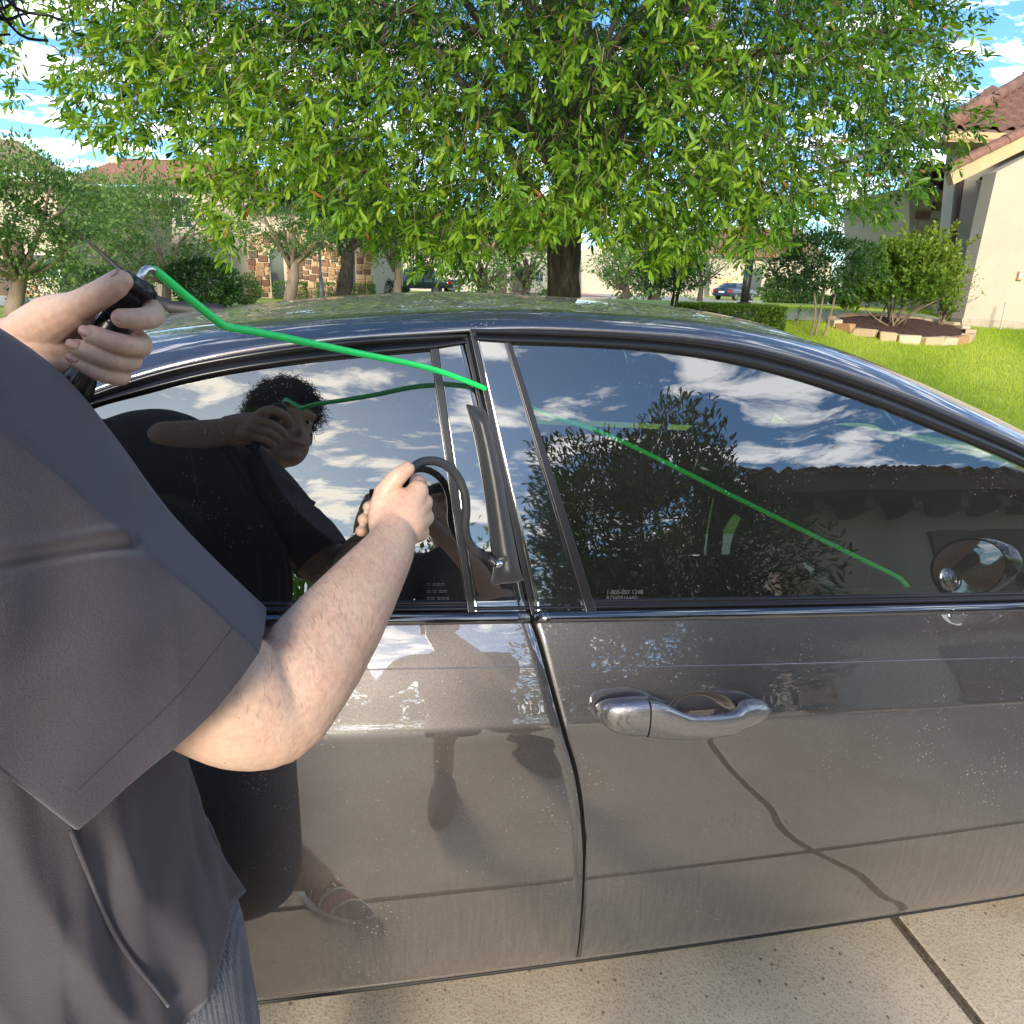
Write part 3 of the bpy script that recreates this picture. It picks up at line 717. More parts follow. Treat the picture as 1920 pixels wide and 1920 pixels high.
# ------------------------------------------------------------------ foliage
def leaf_mat(name, cols, trans=.35, rough=.42):
    m = bpy.data.materials.new(name); m.use_nodes = True; t = m.node_tree; b = t.nodes['Principled BSDF']; out = t.nodes['Material Output']
    at = N(t, 'ShaderNodeAttribute', attribute_name='tone')
    c = ramp(t, at.outputs['Fac'], [(i/(len(cols)-1), q) for i, q in enumerate(cols)])
    t.links.new(c, b.inputs['Base Color']); b.inputs['Roughness'].default_value = rough; b.inputs['Specular IOR Level'].default_value = .3
    tl = N(t, 'ShaderNodeBsdfTranslucent'); t.links.new(mixc(t, 1.0, c, (1.5, 1.6, .5), 'MULTIPLY'), tl.inputs[0])
    mx = N(t, 'ShaderNodeMixShader'); mx.inputs[0].default_value = trans
    t.links.new(b.outputs[0], mx.inputs[1]); t.links.new(tl.outputs[0], mx.inputs[2]); t.links.new(mx.outputs[0], out.inputs[0])
    return m
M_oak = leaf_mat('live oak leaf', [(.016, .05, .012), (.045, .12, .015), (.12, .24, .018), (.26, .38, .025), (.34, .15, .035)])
M_leafd = leaf_mat('dark shrub leaf', [(.015, .045, .015), (.03, .08, .02), (.05, .12, .03)], .2)
M_leafy = leaf_mat('yellow green shrub leaf', [(.04, .10, .02), (.09, .17, .02), (.18, .25, .03)], .3)
M_leafm = leaf_mat('mid green tree leaf', [(.045, .105, .03), (.095, .18, .05), (.17, .26, .085)], .35)
M_leafp = leaf_mat('pale green leaf', [(.12, .18, .06), (.2, .28, .1), (.3, .36, .16)], .35)
M_blade = leaf_mat('grass blade', [(.16, .26, .015), (.33, .44, .03), (.5, .54, .10)], .35, .6)
def leaf_shape(kind):
    if kind == 'long':
        V = [(0, 0, 0), (.30, .085, .03), (.30, -.085, .03), (.66, .13, .02), (.66, -.13, .02), (.92, .07, -.03), (.92, -.07, -.03), (1, 0, -.06), (.30, 0, 0), (.66, 0, -.012)]
        Fq = [(0, 8, 1), (0, 2, 8), (1, 8, 3), (8, 9, 3), (8, 2, 9), (2, 4, 9), (3, 9, 5), (9, 4, 6), (9, 6, 5), (5, 6, 7)]
    elif kind == 'blade':
        V = [(0, .05, 0), (0, -.05, 0), (.6, .035, .03), (.6, -.035, .03), (1, 0, .12)]; Fq = [(0, 1, 3), (0, 3, 2), (2, 3, 4)]
    elif kind == 'quad':
        V = [(0, 0, 0), (.5, .2, .04), (1, 0, 0), (.5, -.2, .04)]; Fq = [(0, 3, 1), (1, 3, 2)]
    else:
        V = [(0, 0, 0), (.45, .23, .05), (.45, -.23, .05), (1, 0, -.05), (.45, 0, 0)]; Fq = [(0, 4, 1), (0, 2, 4), (1, 4, 3), (4, 2, 3)]
    return np.array(V, float), np.array(Fq)
def leaves(name, P, D, L, kind, mt, parent=None, tone=None, rng=RNG):
    """P base points, D unit leaf directions, L lengths"""
    n = len(P); LV, LF = leaf_shape(kind)
    D = D/np.linalg.norm(D, axis=1)[:, None]
    rnd = rng.normal(size=(n, 3))*.75+[0, 0, 1]; S = np.cross(rnd, D); S /= np.linalg.norm(S, axis=1)[:, None]+1e-9; T = np.cross(D, S)
    V = P[:, None]+(LV[None, :, 0, None]*D[:, None]+LV[None, :, 1, None]*S[:, None]+LV[None, :, 2, None]*T[:, None])*L[:, None, None]
    Fc = (LF[None]+np.arange(n)[:, None, None]*len(LV)).reshape(-1, 3)
    o = mesh(name, V.reshape(-1, 3), Fc, mt, parent)
    if tone is None: tone = rng.random(n)
    a = o.data.attributes.new('tone', 'FLOAT', 'POINT'); a.data.foreach_set('value', np.repeat(tone, len(LV)).astype(np.float32))
    return o
def blob(name, c, r, n, L, kind, mt, parent=None, inner=.55, lump=.25, tone=(0, 1), up=.4, rng=RNG, zmin=None):
    """leaves through the outer part of a lumpy ellipsoid"""
    u_ = rng.normal(size=(n, 3)); u_ /= np.linalg.norm(u_, axis=1)[:, None]
    ph = rng.uniform(0, 6, (4, 3)); fr = rng.uniform(2, 6, (4, 3))
    lum = sum(np.sin(u_@np.diag(fr[k])+ph[k]).prod(1) for k in range(4))*lump
    lum += .12*np.sin(u_[:, 0]*13+ph[0, 0])*np.sin(u_[:, 2]*11+ph[1, 0])*np.sin(u_[:, 1]*12)
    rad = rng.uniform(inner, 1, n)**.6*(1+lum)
    P = c+u_*rad[:, None]*r
    if zmin is not None: P[:, 2] = np.maximum(P[:, 2], zmin+rng.random(n)*.1)
    D = u_+rng.normal(size=(n, 3))*.7+[0, 0, up]
    return leaves(name, P, D, L*rng.uniform(.7, 1.25, n), kind, mt, parent, np.clip(rng.uniform(*tone, n)+.2*(rad-.9), 0, 1))  # tone falls inwards, so inner leaves carry painted shade
def trunk(name, pts, radii, parent, m=None, k=12, extra=()):
    mb = MB(); P = spline(pts, 16); mb.tube(P, np.interp(np.linspace(0, 1, 16), np.linspace(0, 1, len(radii)), radii)*(1+.05*RNG.normal(size=16)), k)
    for pts2, r2 in extra: P = spline(pts2, 10); mb.tube(P, np.linspace(r2[0], r2[1], 10), 7)
    return mb.build(name, m or M_bark, parent, smooth=True)
# --- the big live oak
tb = onground(1058, 575); D_ = 7.6; base = CAM+ray(1058, 560)*D_; base[2] = hgt(base[0], base[1])-.03
oak = empty('oak_tree', base, 'large live oak with glossy drooping leaves standing on the lawn behind the sedan', 'tree')
oc = np.array([base[0]-.05, base[1]-.1, 4.1]); orad = np.array([4.35, 3.9, 2.55])
ext = []; tips = []
for k in range(26):
    a = k*2.4+RNG.uniform(-.3, .3); h0 = RNG.uniform(1.7, 3.4); e = RNG.uniform(.5, .74)
    zt = RNG.uniform(-.55, .8); q = oc+orad*np.array([cos(a)*sqrt_ if False else cos(a)*math.sqrt(1-zt*zt*.8), sin(a)*math.sqrt(1-zt*zt*.8), zt])*e
    p0 = base+[0, 0, h0-base[2]]; md = (p0+q)/2+[0, 0, .35]+RNG.normal(size=3)*.15
    ext.append(([p0, md, q], (.07, .012))); tips.append(q)
    for _ in range(3):
        q2 = q+RNG.normal(size=3)*[.8, .8, .5]; ext.append(([md*.4+q*.6, (q+q2)/2+[0, 0, .1], q2], (.022, .005)))
trunk('trunk', [base+[0, 0, -.05], base+[.02, 0, .5], base+[-.03, 0, 1.2], base+[.03, 0, 2.2], base+[0, 0, 4.2]], [.24, .19, .17, .16, .07], oak, k=20, extra=ext)
def oak_sprigs(nclump, per, r0, r1, rng):
    P = []; Dr = []; tn = []
    for _ in range(nclump):
        while True:
            u_ = rng.normal(size=3); u_ /= np.linalg.norm(u_)
            if u_[2] < .55 or rng.random() < .25: break
        rr = rng.uniform(r0, r1)*(1+.10*sin(u_[0]*7+1)*cos(u_[2]*9)+.07*sin(u_[1]*11))
        c = oc+orad*u_*rr
        sz = rng.uniform(.22, .55); k = int(per*rng.uniform(.6, 1.4))
        t0 = rng.normal(-.15, .22)
        q = c+rng.normal(size=(k, 3))*sz*np.array([1, 1, .75]); P.append(q)
        d = u_*[1, 1, .6]+rng.normal(size=(k, 3))*.45+[0, 0, -.35]; Dr.append(d); tn.append(np.full(k, t0))
    return np.vstack(P), np.vstack(Dr), np.concatenate(tn)
def sprig_leaves(P, Dr, tn, rng, per=9):
    n = len(P); Dr = Dr/np.linalg.norm(Dr, axis=1)[:, None]
    i = np.repeat(np.arange(n), per); s = np.tile(np.linspace(.0, 1, per), n)+rng.uniform(-.06, .06, n*per)
    d = Dr[i]; bp_ = P[i]+d*(s*.11)[:, None]
    rnd = rng.normal(size=(n*per, 3)); side_ = np.cross(d, rnd); side_ /= np.linalg.norm(side_, axis=1)[:, None]
    ld = d*(.35+.75*s)[:, None]+side_*(1.05-.45*s)[:, None]+[0, 0, -.12]
    L = rng.uniform(.040, .094, n*per)*np.where(tn[i] > .1, 1.12, 1)
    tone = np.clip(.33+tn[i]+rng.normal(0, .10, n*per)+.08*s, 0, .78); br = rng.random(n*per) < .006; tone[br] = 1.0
    return bp_, ld, L, tone
rg = np.random.default_rng(21)
P1, D1, T1 = oak_sprigs(520, 34, .82, 1.04, rg)
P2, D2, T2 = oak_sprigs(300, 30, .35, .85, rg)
NB_ = len(P1)
# hanging boughs on the near side, as in the photograph
for (px, py, dd, k, sp) in [(430, 470, 4.6, 60, .20), (400, 500, 4.2, 16, .07), (500, 380, 4.6, 90, .30), (560, 300, 4.4, 90, .33), (470, 250, 4.3, 80, .30), (620, 430, 5.0, 60, .25), (740, 330, 4.6, 70, .25), (820, 470, 5.0, 70, .22), (800, 200, 4.3, 80, .25), (1000, 80, 4.0, 70, .22), (1060, 400, 4.4, 60, .18), (1090, 455, 4.3, 34, .12), (1300, 200, 4.2, 70, .25), (1290, 470, 5.0, 80, .28), (1420, 440, 4.6, 80, .25), (1350, 380, 4.5, 60, .22), (1500, 400, 5.2, 80, .3), (1540, 60, 4.0, 50, .2), (950, 520, 5.6, 60, .3), (700, 480, 6.5, 50, .3), (1180, 500, 6.0, 60, .3), (1640, 420, 5.6, 70, .35), (1720, 360, 5.4, 50, .28), (1840, 300, 5.0, 18, .14), (1180, 440, 4.9, 70, .28), (1240, 380, 4.7, 70, .28), (1380, 300, 4.4, 80, .28), (1590, 440, 5.2, 70, .3), (1460, 300, 4.6, 80, .3), (1120, 330, 4.6, 70, .25), (980, 400, 4.8, 70, .25), (900, 250, 4.6, 70, .28), (1010, 480, 5.4, 50, .2), (650, 200, 4.5, 70, .28), (1250, 130, 4.3, 70, .28), (420, 130, 4.5, 70, .28), (1800, 100, 5.0, 34, .3), (1760, 200, 5.2, 60, .35), (1700, 60, 5.2, 70, .4), (130, 90, 4.6, 90, .4), (180, 250, 4.8, 40, .22), (80, 180, 5.0, 70, .3), (300, 300, 5.2, 60, .3), (30, 60, 4.8, 70, .35), (10, 210, 5.0, 40, .25), (1500, 500, 6.5, 60, .35), (1620, 180, 5.0, 80, .35), (250, 100, 4.7, 90, .35), (340, 40, 4.6, 80, .35), (600, 60, 4.4, 90, .4), (1200, 60, 4.2, 80, .3), (870, 330, 5.2, 70, .3)]:
    c = CAM+ray(px, py)*dd; q = c+rg.normal(size=(k, 3))*sp*np.array([1, 1, .8]); o_ = (c-oc); o_[2] *= .5; o_ /= np.linalg.norm(o_)
    P1 = np.vstack([P1, q]); D1 = np.vstack([D1, o_+rg.normal(size=(k, 3))*.5+[0, 0, -.5]]); T1 = np.r_[T1, np.full(k, .20 if px < 600 else .14 if px < 1400 else .0)+rg.normal(0, .03, k)]  # near boughs toned lighter, most at left: sunlight put into the leaf colour
PA, DA, TA = np.vstack([P1, P2]), np.vstack([D1, D2]), np.r_[T1, T2-.12]  # inner sprigs toned darker, crown shade put into their colour
pxk, pyk = proj(PA); tipx, tipy = proj(PA+DA/np.linalg.norm(DA, axis=1)[:, None]*.1)
lowb = np.interp(pxk, [-300, 0, 45, 60, 110, 130, 320, 345, 380, 395, 440, 470, 560, 640, 700, 800, 900, 1000, 1060, 1110, 1200, 1290, 1340, 1480, 1700, 1750, 1790, 1830, 1870, 1900], [120, 150, 190, 60, 90, 270, 290, 360, 420, 500, 500, 440, 400, 410, 470, 505, 500, 490, 460, 480, 500, 510, 465, 445, 430, 370, 320, 300, 285, 60])
lowb = lowb+30*np.sin(pxk/19.)*np.sin(pxk/47.+1)+22*np.sin(pxk/97.)-12
g3 = np.sin(PA[:, 0]*5.1+1)*np.sin(PA[:, 1]*4.3+2)*np.sin(PA[:, 2]*5.7)+.5*np.sin(PA[:, 0]*11+PA[:, 2]*9)*np.sin(PA[:, 1]*10-PA[:, 2]*7)
nhang = len(PA)-len(P2); isbase = np.arange(len(PA)) < 0; isbase[:NB_] = True; isbase[nhang:] = True
gap3 = isbase & (g3 < -.42)
rim = gap3 | (pxk > 1690) & (rg.random(len(pxk)) < np.clip((pxk-1690)/160, 0, .9)) & ((pyk < 330) | (pxk > 1800)) | (pxk > 1870) & (pyk < 260)
keep = (PA[:, 2] > 1.5) & ((np.maximum(pyk, tipy) < lowb+rg.normal(0, 14, len(pxk))) | ((PA-CAM)@FW < 0)) & ~rim; PA, DA, TA = PA[keep], DA[keep], TA[keep]
lb, ld, ll, lt = sprig_leaves(PA, DA, TA, rg)
# the leaves nearest the camera are objects of their own, the rest one mesh
vis = (lb-CAM)@FW; pxy = np.stack([960+FPX*((lb-CAM)@RT)/vis, 960-FPX*((lb-CAM)@UP)/vis], 1)
inv = (vis > .5) & (pxy[:, 0] > 0) & (pxy[:, 0] < 1920) & (pxy[:, 1] > 0)
score = np.where(inv, ll/np.maximum(vis, .1), 0); order = np.argsort(-score); near_i = order[:290]; rest = order[290:]
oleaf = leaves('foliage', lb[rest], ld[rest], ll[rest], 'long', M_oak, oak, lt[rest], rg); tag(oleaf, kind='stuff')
LV, LF = leaf_shape('long'); protos = []
for q in range(6):
    me = bpy.data.meshes.new('leaf'); me.from_pydata([tuple(v*[1, 1, 1+.6*q-1.2]) for v in LV], [], [tuple(int(i) for i in f) for f in LF]); me.materials.append(M_oak)
    a = me.attributes.new('tone', 'FLOAT', 'POINT'); a.data.foreach_set('value', np.full(len(LV), [.3, .4, .48, .56, .62, .7][q], np.float32))
    me.polygons.foreach_set('use_smooth', [True]*len(me.polygons)); protos.append(me)
wl = wloc(oak)
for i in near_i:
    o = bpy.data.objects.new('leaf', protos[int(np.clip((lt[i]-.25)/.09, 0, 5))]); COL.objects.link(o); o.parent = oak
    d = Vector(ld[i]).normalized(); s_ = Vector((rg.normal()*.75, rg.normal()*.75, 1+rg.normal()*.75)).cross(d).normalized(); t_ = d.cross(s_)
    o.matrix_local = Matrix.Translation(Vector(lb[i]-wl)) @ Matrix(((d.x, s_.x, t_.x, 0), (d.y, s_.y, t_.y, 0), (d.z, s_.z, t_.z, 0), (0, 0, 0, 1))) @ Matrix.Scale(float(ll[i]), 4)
# twigs
V = []; Fq = []
for i in range(0, len(PA), 2):
    d = DA[i]/np.linalg.norm(DA[i]); a = PA[i]-d*.14-[0, 0, -.03]; b = PA[i]+d*.11; s_ = np.cross(d, [.3, .2, 1]); s_ /= np.linalg.norm(s_); t_ = np.cross(d, s_); r_ = .0022
    o0 = len(V); V += [a+s_*r_*1.5, a-s_*r_*.7+t_*r_, a-s_*r_*.7-t_*r_, b]; Fq += [(o0, o0+1, o0+3), (o0+1, o0+2, o0+3), (o0+2, o0, o0+3)]
tw = mesh('twigs', np.array(V), np.array(Fq), M_barkl, oak); tag(tw, kind='stuff')
# grey moss tuft high in the crown
mb = MB()
for k in range(60):
    p = CAM+ray(1335+RNG.normal(0, 14), 38+RNG.normal(0, 12))*4.3; q = p+RNG.normal(size=3)*[.04, .04, .05]; mb.tube([p, (p+q)/2+RNG.normal(size=3)*.01, q], .0022, 3)
mb.build('moss_tuft', mat('dry moss', (.30, .27, .2), .9), oak)

# --- other trees
def tree(name, base, crown_c, r, n, L, label, mt=None, tr=.1, lean=0, group=None, bark=None, stems=1, kind='leaf', lump=.3, tone=(0, 1)):
    t_ = empty(name, base, label, 'tree', group); b = np.asarray(base, float); cc = np.asarray(crown_c, float); ex = []
    for k in range(9):
        a = k*2.4; q = cc+np.array([cos(a), sin(a), RNG.uniform(-.4, .7)])*np.array(r)*.8; s0 = b*.35+cc*.65+[0, 0, -r[2]*.5]
        ex.append(([s0, (s0+q)/2+RNG.normal(size=3)*.1*r[0], q], (tr*.42, tr*.1)))
    if stems == 1: trunk('trunk', [b-[0, 0, .05], b*.6+cc*.4+[tr*.8, 0, 0], cc-[0, 0, r[2]*.3]], [tr*1.15, tr*.85, tr*.6], t_, bark, extra=ex)
    else:
        for k in range(stems):
            a = (k-(stems-1)/2); o_ = np.array([.10*a, .05*(k % 2), 0]); q = b+[.20*a, .05, .75]
            trunk('stem', [b+o_-[0, 0, .05], b+o_*1.2+[.03, 0, .35], q, cc+[r[0]*.35*a, 0, 0]], [tr, tr*.85, tr*.75, tr*.3], t_, bark, k=8)
    cr = blob('crown', cc, np.array(r), n, L, kind, mt or M_leafm, t_, .45, lump, tone); tag(cr, kind='stuff')
    return t_
def gp(px, py): return onground(px, py)
def atdist(px, py, D): return fp(px, py, D)
def tree_px(name, bx, by, cx_, cy_, rx_px, ry_px, n, L, label, D=None, **kw):
    b = gp(bx, by) if D is None else None
    if D is None: D = float((b-CAM)@HF)
    else: b = fp(bx, by, D); b[2] = hgt(b[0], b[1])
    c = fp(cx_, cy_, D); s = D/FPX*1.06
    return tree(name, b, c, (rx_px*s, rx_px*s*.9, ry_px*s), n, L, label, **kw)
tree_px('small_tree', 22, 592, 25, 405, 125, 95, 12000, .085, 'small leafy tree at the far left edge in front of the grey roofed house', tr=.13, bark=M_barkl)
tree_px('small_tree', 312, 577, 290, 430, 118, 80, 7000, .10, 'slender leafy tree in front of the two storey cream house wall', tr=.10, bark=M_barkl, tone=(.2, 1))
tree_px('small_tree', 180, 520, 190, 400, 75, 75, 3000, .11, 'thin russet tinged tree between the two left houses', D=24, tr=.10, bark=M_barkl, tone=(.4, 1))
tree_px('small_tree', 541, 566, 545, 420, 95, 50, 6000, .12, 'tree with forked trunk before the stone archway', tr=.20, bark=M_barkl)
tree_px('small_tree', 742, 552, 735, 420, 80, 60, 6000, .13, 'tree with pale trunk just left of the parked pickup truck', D=34, tr=.20, bark=M_barkl)
tree_px('small_tree', 1170, 560, 1165, 500, 45, 30, 2500, .13, 'low round tree on the lawn right of the oak trunk', D=34, tr=.2)
tree_px('crepe_myrtle', 1532, 632, 1545, 492, 88, 52, 5200, .055, 'young crepe myrtle with three slim bare stems on the front lawn', tr=.018, bark=M_barkl, stems=3, mt=M_leafd)
tree_px('young_tree', 1262, 590, 1255, 500, 60, 42, 3200, .07, 'dark leaved young tree just right of the oak', D=13, tr=.03, stems=2, mt=M_leafd)
tree_px('small_tree', 1312, 560, 1312, 480, 60, 45, 3600, .17, 'shade tree standing left of the dark blue sedan', D=55, tr=.2)
tree_px('small_tree', 1490, 560, 1490, 480, 70, 50, 3600, .17, 'broad tree standing right of the dark blue sedan', D=45, tr=.2)
tree_px('small_tree', 1640, 540, 1650, 450, 75, 80, 4500, .12, 'tree behind the yellow green shrub near the cream house', D=22, tr=.12)
for k, (x, y, r_, dd) in enumerate([(900, 490, 60, 48), (985, 480, 62, 54), (640, 380, 80, 30), (1440, 470, 80, 90), (1225, 500, 85, 40)]):
    t_ = tree_px('distant_tree', x, 545, x, y-20, r_, 70, 3000, .3, ['distant tree between the pickup and the cream garages', 'distant tall tree above the cream garages', 'distant tree rising behind the stone house', 'distant tree far behind the dark blue sedan', 'distant tree just right of the oak trunk'][k], D=dd, tr=.3)
# --- shrubs
def shrub(name, px, py, wpx, hpx, n, L, label, mt=None, D=None, kind='leaf', box=False, group=None, tone=(0, 1), dep=.8):
    b = gp(px, py) if D is None else None
    if D is None: D = float((b-CAM)@HF)
    else: b = fp(px, py, D); b[2] = hgt(b[0], b[1])
    s = D/FPX*1.05; r_ = np.array([wpx*s/2, wpx*s/2*dep, hpx*s/2])
    t_ = empty(name, b, label, 'shrub', group)
    if box:
        q = RNG.uniform(-1, 1, (n, 3)); ax = RNG.integers(0, 3, n); q[np.arange(n), ax] = np.sign(q[np.arange(n), ax])*RNG.uniform(.85, 1.05, n)
        P = b+[0, 0, r_[2]]+q*r_; o = leaves('foliage', P, q+RNG.normal(size=(n, 3))*.7+[0, 0, .5], L*RNG.uniform(.7, 1.3, n), kind, mt or M_leafd, t_, RNG.uniform(*tone, n))
    else: o = blob('foliage', b+[0, 0, r_[2]*.95], r_, n, L, kind, mt or M_leafd, t_, .5, .12, tone, zmin=b[2]+.02)
    tag(o, kind='stuff')
    mb = MB()
    for k in range(7):
        a = k*.9; mb.tube([b+[0, 0, -.03], b+[r_[0]*.3*cos(a), r_[1]*.3*sin(a), r_[2]*.7], b+[r_[0]*.6*cos(a), r_[1]*.6*sin(a), r_[2]*1.5]], [.012, .01, .004], 5)
    mb.build('stems', M_bark, t_, smooth=True); return t_
shrub('hedge', 130, 570, 140, 60, 3500, .08, 'clipped dark hedge below the left house window', box=True)
shrub('flowering_bush', 225, 570, 120, 62, 3500, .08, 'dark spreading bush directly behind the raised hand')
shrub('round_bush', 390, 582, 115, 88, 6000, .09, 'large dark round bush on the lawn behind the green rod')
shrub('pale_bush', 460, 572, 55, 50, 2500, .08, 'pale variegated bush beside the large dark round bush', mt=M_leafp)
shrub('hedge', 545, 552, 50, 26, 1500, .11, 'small clipped hedge left of the grey lamp post', D=34, box=True, mt=M_leafm)
shrub('hedge', 650, 550, 90, 26, 2400, .11, 'long clipped hedge right of the grey lamp post', D=34, box=True, mt=M_leafm)
for k, (x, l) in enumerate([(632, 'yellow green ground shrub nearest the grey lamp post'), (668, 'small yellow green shrub below the long hedge'), (690, 'small yellow green shrub near the pale tree trunk'), (722, 'low yellow green shrub right at the pale tree trunk')]):
    shrub('golden_shrub', x, 558, 30, 12, 500, .08, l, D=31, mt=M_leafy, group='low golden shrubs by the lamp post')
shrub('dark_bush', 720, 549, 80, 34, 2500, .12, 'dark bush between the stone house and the pickup truck', D=40)
shrub('dark_bush', 1030, 548, 40, 20, 1200, .12, 'small spiky bush left of the oak trunk', D=45)
shrub('dark_bush', 915, 548, 26, 22, 1200, .12, 'small round bush in front of the cream garages', D=50)
shrub('box_hedge', 1365, 604, 160, 40, 16000, .04, 'bright green clipped hedge just beyond the roof of the car', mt=M_leafy, D=9.6, box=True, dep=.5)
shrub('leafy_perennials', 1470, 578, 90, 40, 3000, .10, 'mixed pale leafy planting beside the neighbouring drive', mt=M_leafm, D=21, tone=(.2, 1))
for k in range(3): shrub('leafy_perennials', 1462+60*k, 562, 56, 22, 1600, .12, ['pale green planting just right of the far sedan', 'mid green planting behind the crepe myrtle leaves', 'green planting beside the stems of the crepe myrtle'][k], mt=[M_leafp, M_leafm, M_leafd][k], D=30)
# big long leaved shrub in the stone ring
bd = gp(1672, 618); bdD = float((bd-CAM)@HF)
sh1 = empty('bottlebrush_shrub', bd, 'large yellow topped shrub with narrow leaves inside the stone edging', 'shrub')
s = bdD/FPX; rgs = np.random.default_rng(5); P = []; D2_ = []; tn = []
for k in range(900):
    a = rgs.uniform(0, 2*pi); el = rgs.uniform(.05, 1)**.8; x_ = cos(a)*rgs.uniform(.2, 1); y_ = sin(a)*rgs.uniform(.2, 1)
    hh = (150 if x_ < .2 else 172)*s*(.25+.75*el)*(1-.35*abs(x_)**2); p = bd+[x_*104*s, y_*80*s, hh*.97*rgs.uniform(.78, 1.05)*(1-.22*abs(x_)**3)]
    P.append(p); D2_.append([x_*.6, y_*.6, .9]); tn.append(.28+.75*(hh/(140*s))*(.4+.6*(x_+.6)))
P = np.array(P); D2_ = np.array(D2_)+rgs.normal(size=P.shape)*.25; tn = np.array(tn)
i = np.repeat(np.arange(len(P)), 16); sl_ = rgs.uniform(0, 1, len(i)); d = D2_[i]/np.linalg.norm(D2_[i], axis=1)[:, None]
sd_ = np.cross(d, rgs.normal(size=d.shape)); sd_ /= np.linalg.norm(sd_, axis=1)[:, None]
o = leaves('foliage', P[i]+d*(sl_*.16)[:, None], d*.8+sd_*.8, rgs.uniform(.05, .09, len(i)), 'leaf', M_leafy, sh1, np.clip(tn[i]+rgs.normal(0, .12, len(i)), 0, 1), rgs); tag(o, kind='stuff')
mb = MB()
for k in range(14):
    q = P[rgs.integers(len(P))]; mb.tube(spline([bd+rgs.normal(size=3)*[.06, .06, 0], (bd+q)/2+rgs.normal(size=3)*.05, q], 6), [.014, .012, .01, .008, .006, .004], 5)
mb.build('stems', M_barkl, sh1, smooth=True)
b2 = fp(1762, 612, bdD+.25); b2[2] = hgt(b2[0], b2[1])
sh2 = empty('airy_shrub', b2, 'thin pale leaved shrub between the big shrub and the cream wall', 'shrub'); mb = MB(); P = []
for k in range(22):
    t_ = np.array([RNG.uniform(-28, 48)*s, RNG.uniform(-.2, .2), RNG.uniform(60, 128)*s]); pts = spline([b2, b2+t_*[.3, .5, .55], b2+t_], 8); mb.tube(pts, np.linspace(.006, .002, 8), 4)
    for q in pts[3:]: P += [q+RNG.normal(size=3)*.05 for _ in range(9)]
P = np.array(P); mb.build('stems', M_barkl, sh2, smooth=True)
o = leaves('foliage', P, RNG.normal(size=P.shape)+[0, 0, .4], RNG.uniform(.03, .05, len(P)), 'leaf', M_leafp, sh2); tag(o, kind='stuff')
sp_b = gp(1493, 612); q = empty('sapling', sp_b, 'tiny upright sapling left of the crepe myrtle stems', 'plant')
mb = MB(); mb.tube([sp_b, sp_b+[0, 0, .24]], .004, 5); mb.build('stem', M_barkl, q); P = sp_b+np.array([[0, 0, z] for z in np.linspace(.04, .25, 26)])
leaves('leaves', P, RNG.normal(size=P.shape)*[1, 1, .4]+[0, 0, .4], np.full(26, .05), 'leaf', M_leafd, q)
# stone edging
ring = empty('stone_edging', bd, 'low curved ring of tan blocks around the big shrub', 'garden edging')
M_st = [colmix('tan edging stone', [(.3, (.38, .27, .16)), (.7, (.55, .42, .27))], 14, .9, bump=.5), colmix('pale edging stone', [(.3, (.45, .38, .26)), (.7, (.6, .5, .36))], 14, .9, bump=.5), colmix('rusty edging stone', [(.3, (.35, .18, .08)), (.7, (.5, .30, .16))], 14, .9, bump=.5)]
sm_ = []
for k in range(6):
    mb = MB(); l_ = .5; mb.box((-.5, -.5, -.5), (.5, .5, .5)); v = np.array(mb.v)+RNG.normal(size=(8, 3))*.06; me = bpy.data.meshes.new('edging_stone'); me.from_pydata([tuple(p) for p in v], [], mb.f); me.materials.append(M_st[[0, 1, 0, 1, 2, 0][k]]); sm_.append(me)
cr_ = fp(1688, 606, bdD); cr_[2] = hgt(cr_[0], cr_[1]); rx_, ry_ = 118*s, 96*s*1.0
a = 0; k = 0
while a < 2*pi:
    st_ = RNG.uniform(.22, .34); rloc = math.hypot(rx_*sin(a), ry_*cos(a)); da = st_/rloc; am = a+da/2
    p = cr_+[rx_*cos(am), ry_*sin(am), 0]; p[2] = hgt(p[0], p[1])+.035
    o = bpy.data.objects.new('edging_stone', sm_[k % 6]); COL.objects.link(o); o.parent = ring; o.location = tuple(p-wloc(ring)); o.rotation_euler = (0, 0, math.atan2(ry_*cos(am), -rx_*sin(am))); o.scale = (st_*.95, .13, .12)
    mod(o, 'BEVEL', width=.08, segments=2); a += da; k += 1
G = [[(cr_[0]+rx_*.93*q*cos(t), cr_[1]+ry_*.93*q*sin(t), float(hgt(cr_[0]+rx_*.93*q*cos(t), cr_[1]+ry_*.93*q*sin(t)))+.05+.03*q*0+RNG.uniform(0, .025)) for t in np.linspace(0, 2*pi, 60)[:-1]] for q in np.linspace(0.02, 1, 14)]
tag(grid('mulch_bed', G, M_mulch, closed=True), kind='structure')
# --- grass blades on the visible lawn
n = 420000; rgn = np.random.default_rng(3)
gx = rgn.uniform(1.2, 11.5, n); gy = 2.45+10.5*rgn.random(n)**.8; px_, py_ = proj(np.stack([gx, gy, hgt(gx, gy)], -1))
k_ = (px_ > 1300) & (px_ < 2150) & (((gx-cr_[0])/rx_)**2+((gy-cr_[1])/ry_)**2 > 1.05) & (py_ < 960); gx, gy = gx[k_], gy[k_]; n = len(gx)
P = np.stack([gx, gy, hgt(gx, gy)-.012], -1); tn = np.clip(.5+.3*np.sin(gx*1.3+gy*.7)+.2*np.sin(gx*3.1-gy*2.3)+rgn.normal(0, .2, n), 0, 1)
g_ = leaves('grass', P, rgn.normal(size=(n, 3))*[.45, .45, 0]+[0, 0, 1], rgn.uniform(.022, .052, n), 'blade', M_blade, None, tn, rgn); tag(g_, kind='stuff')
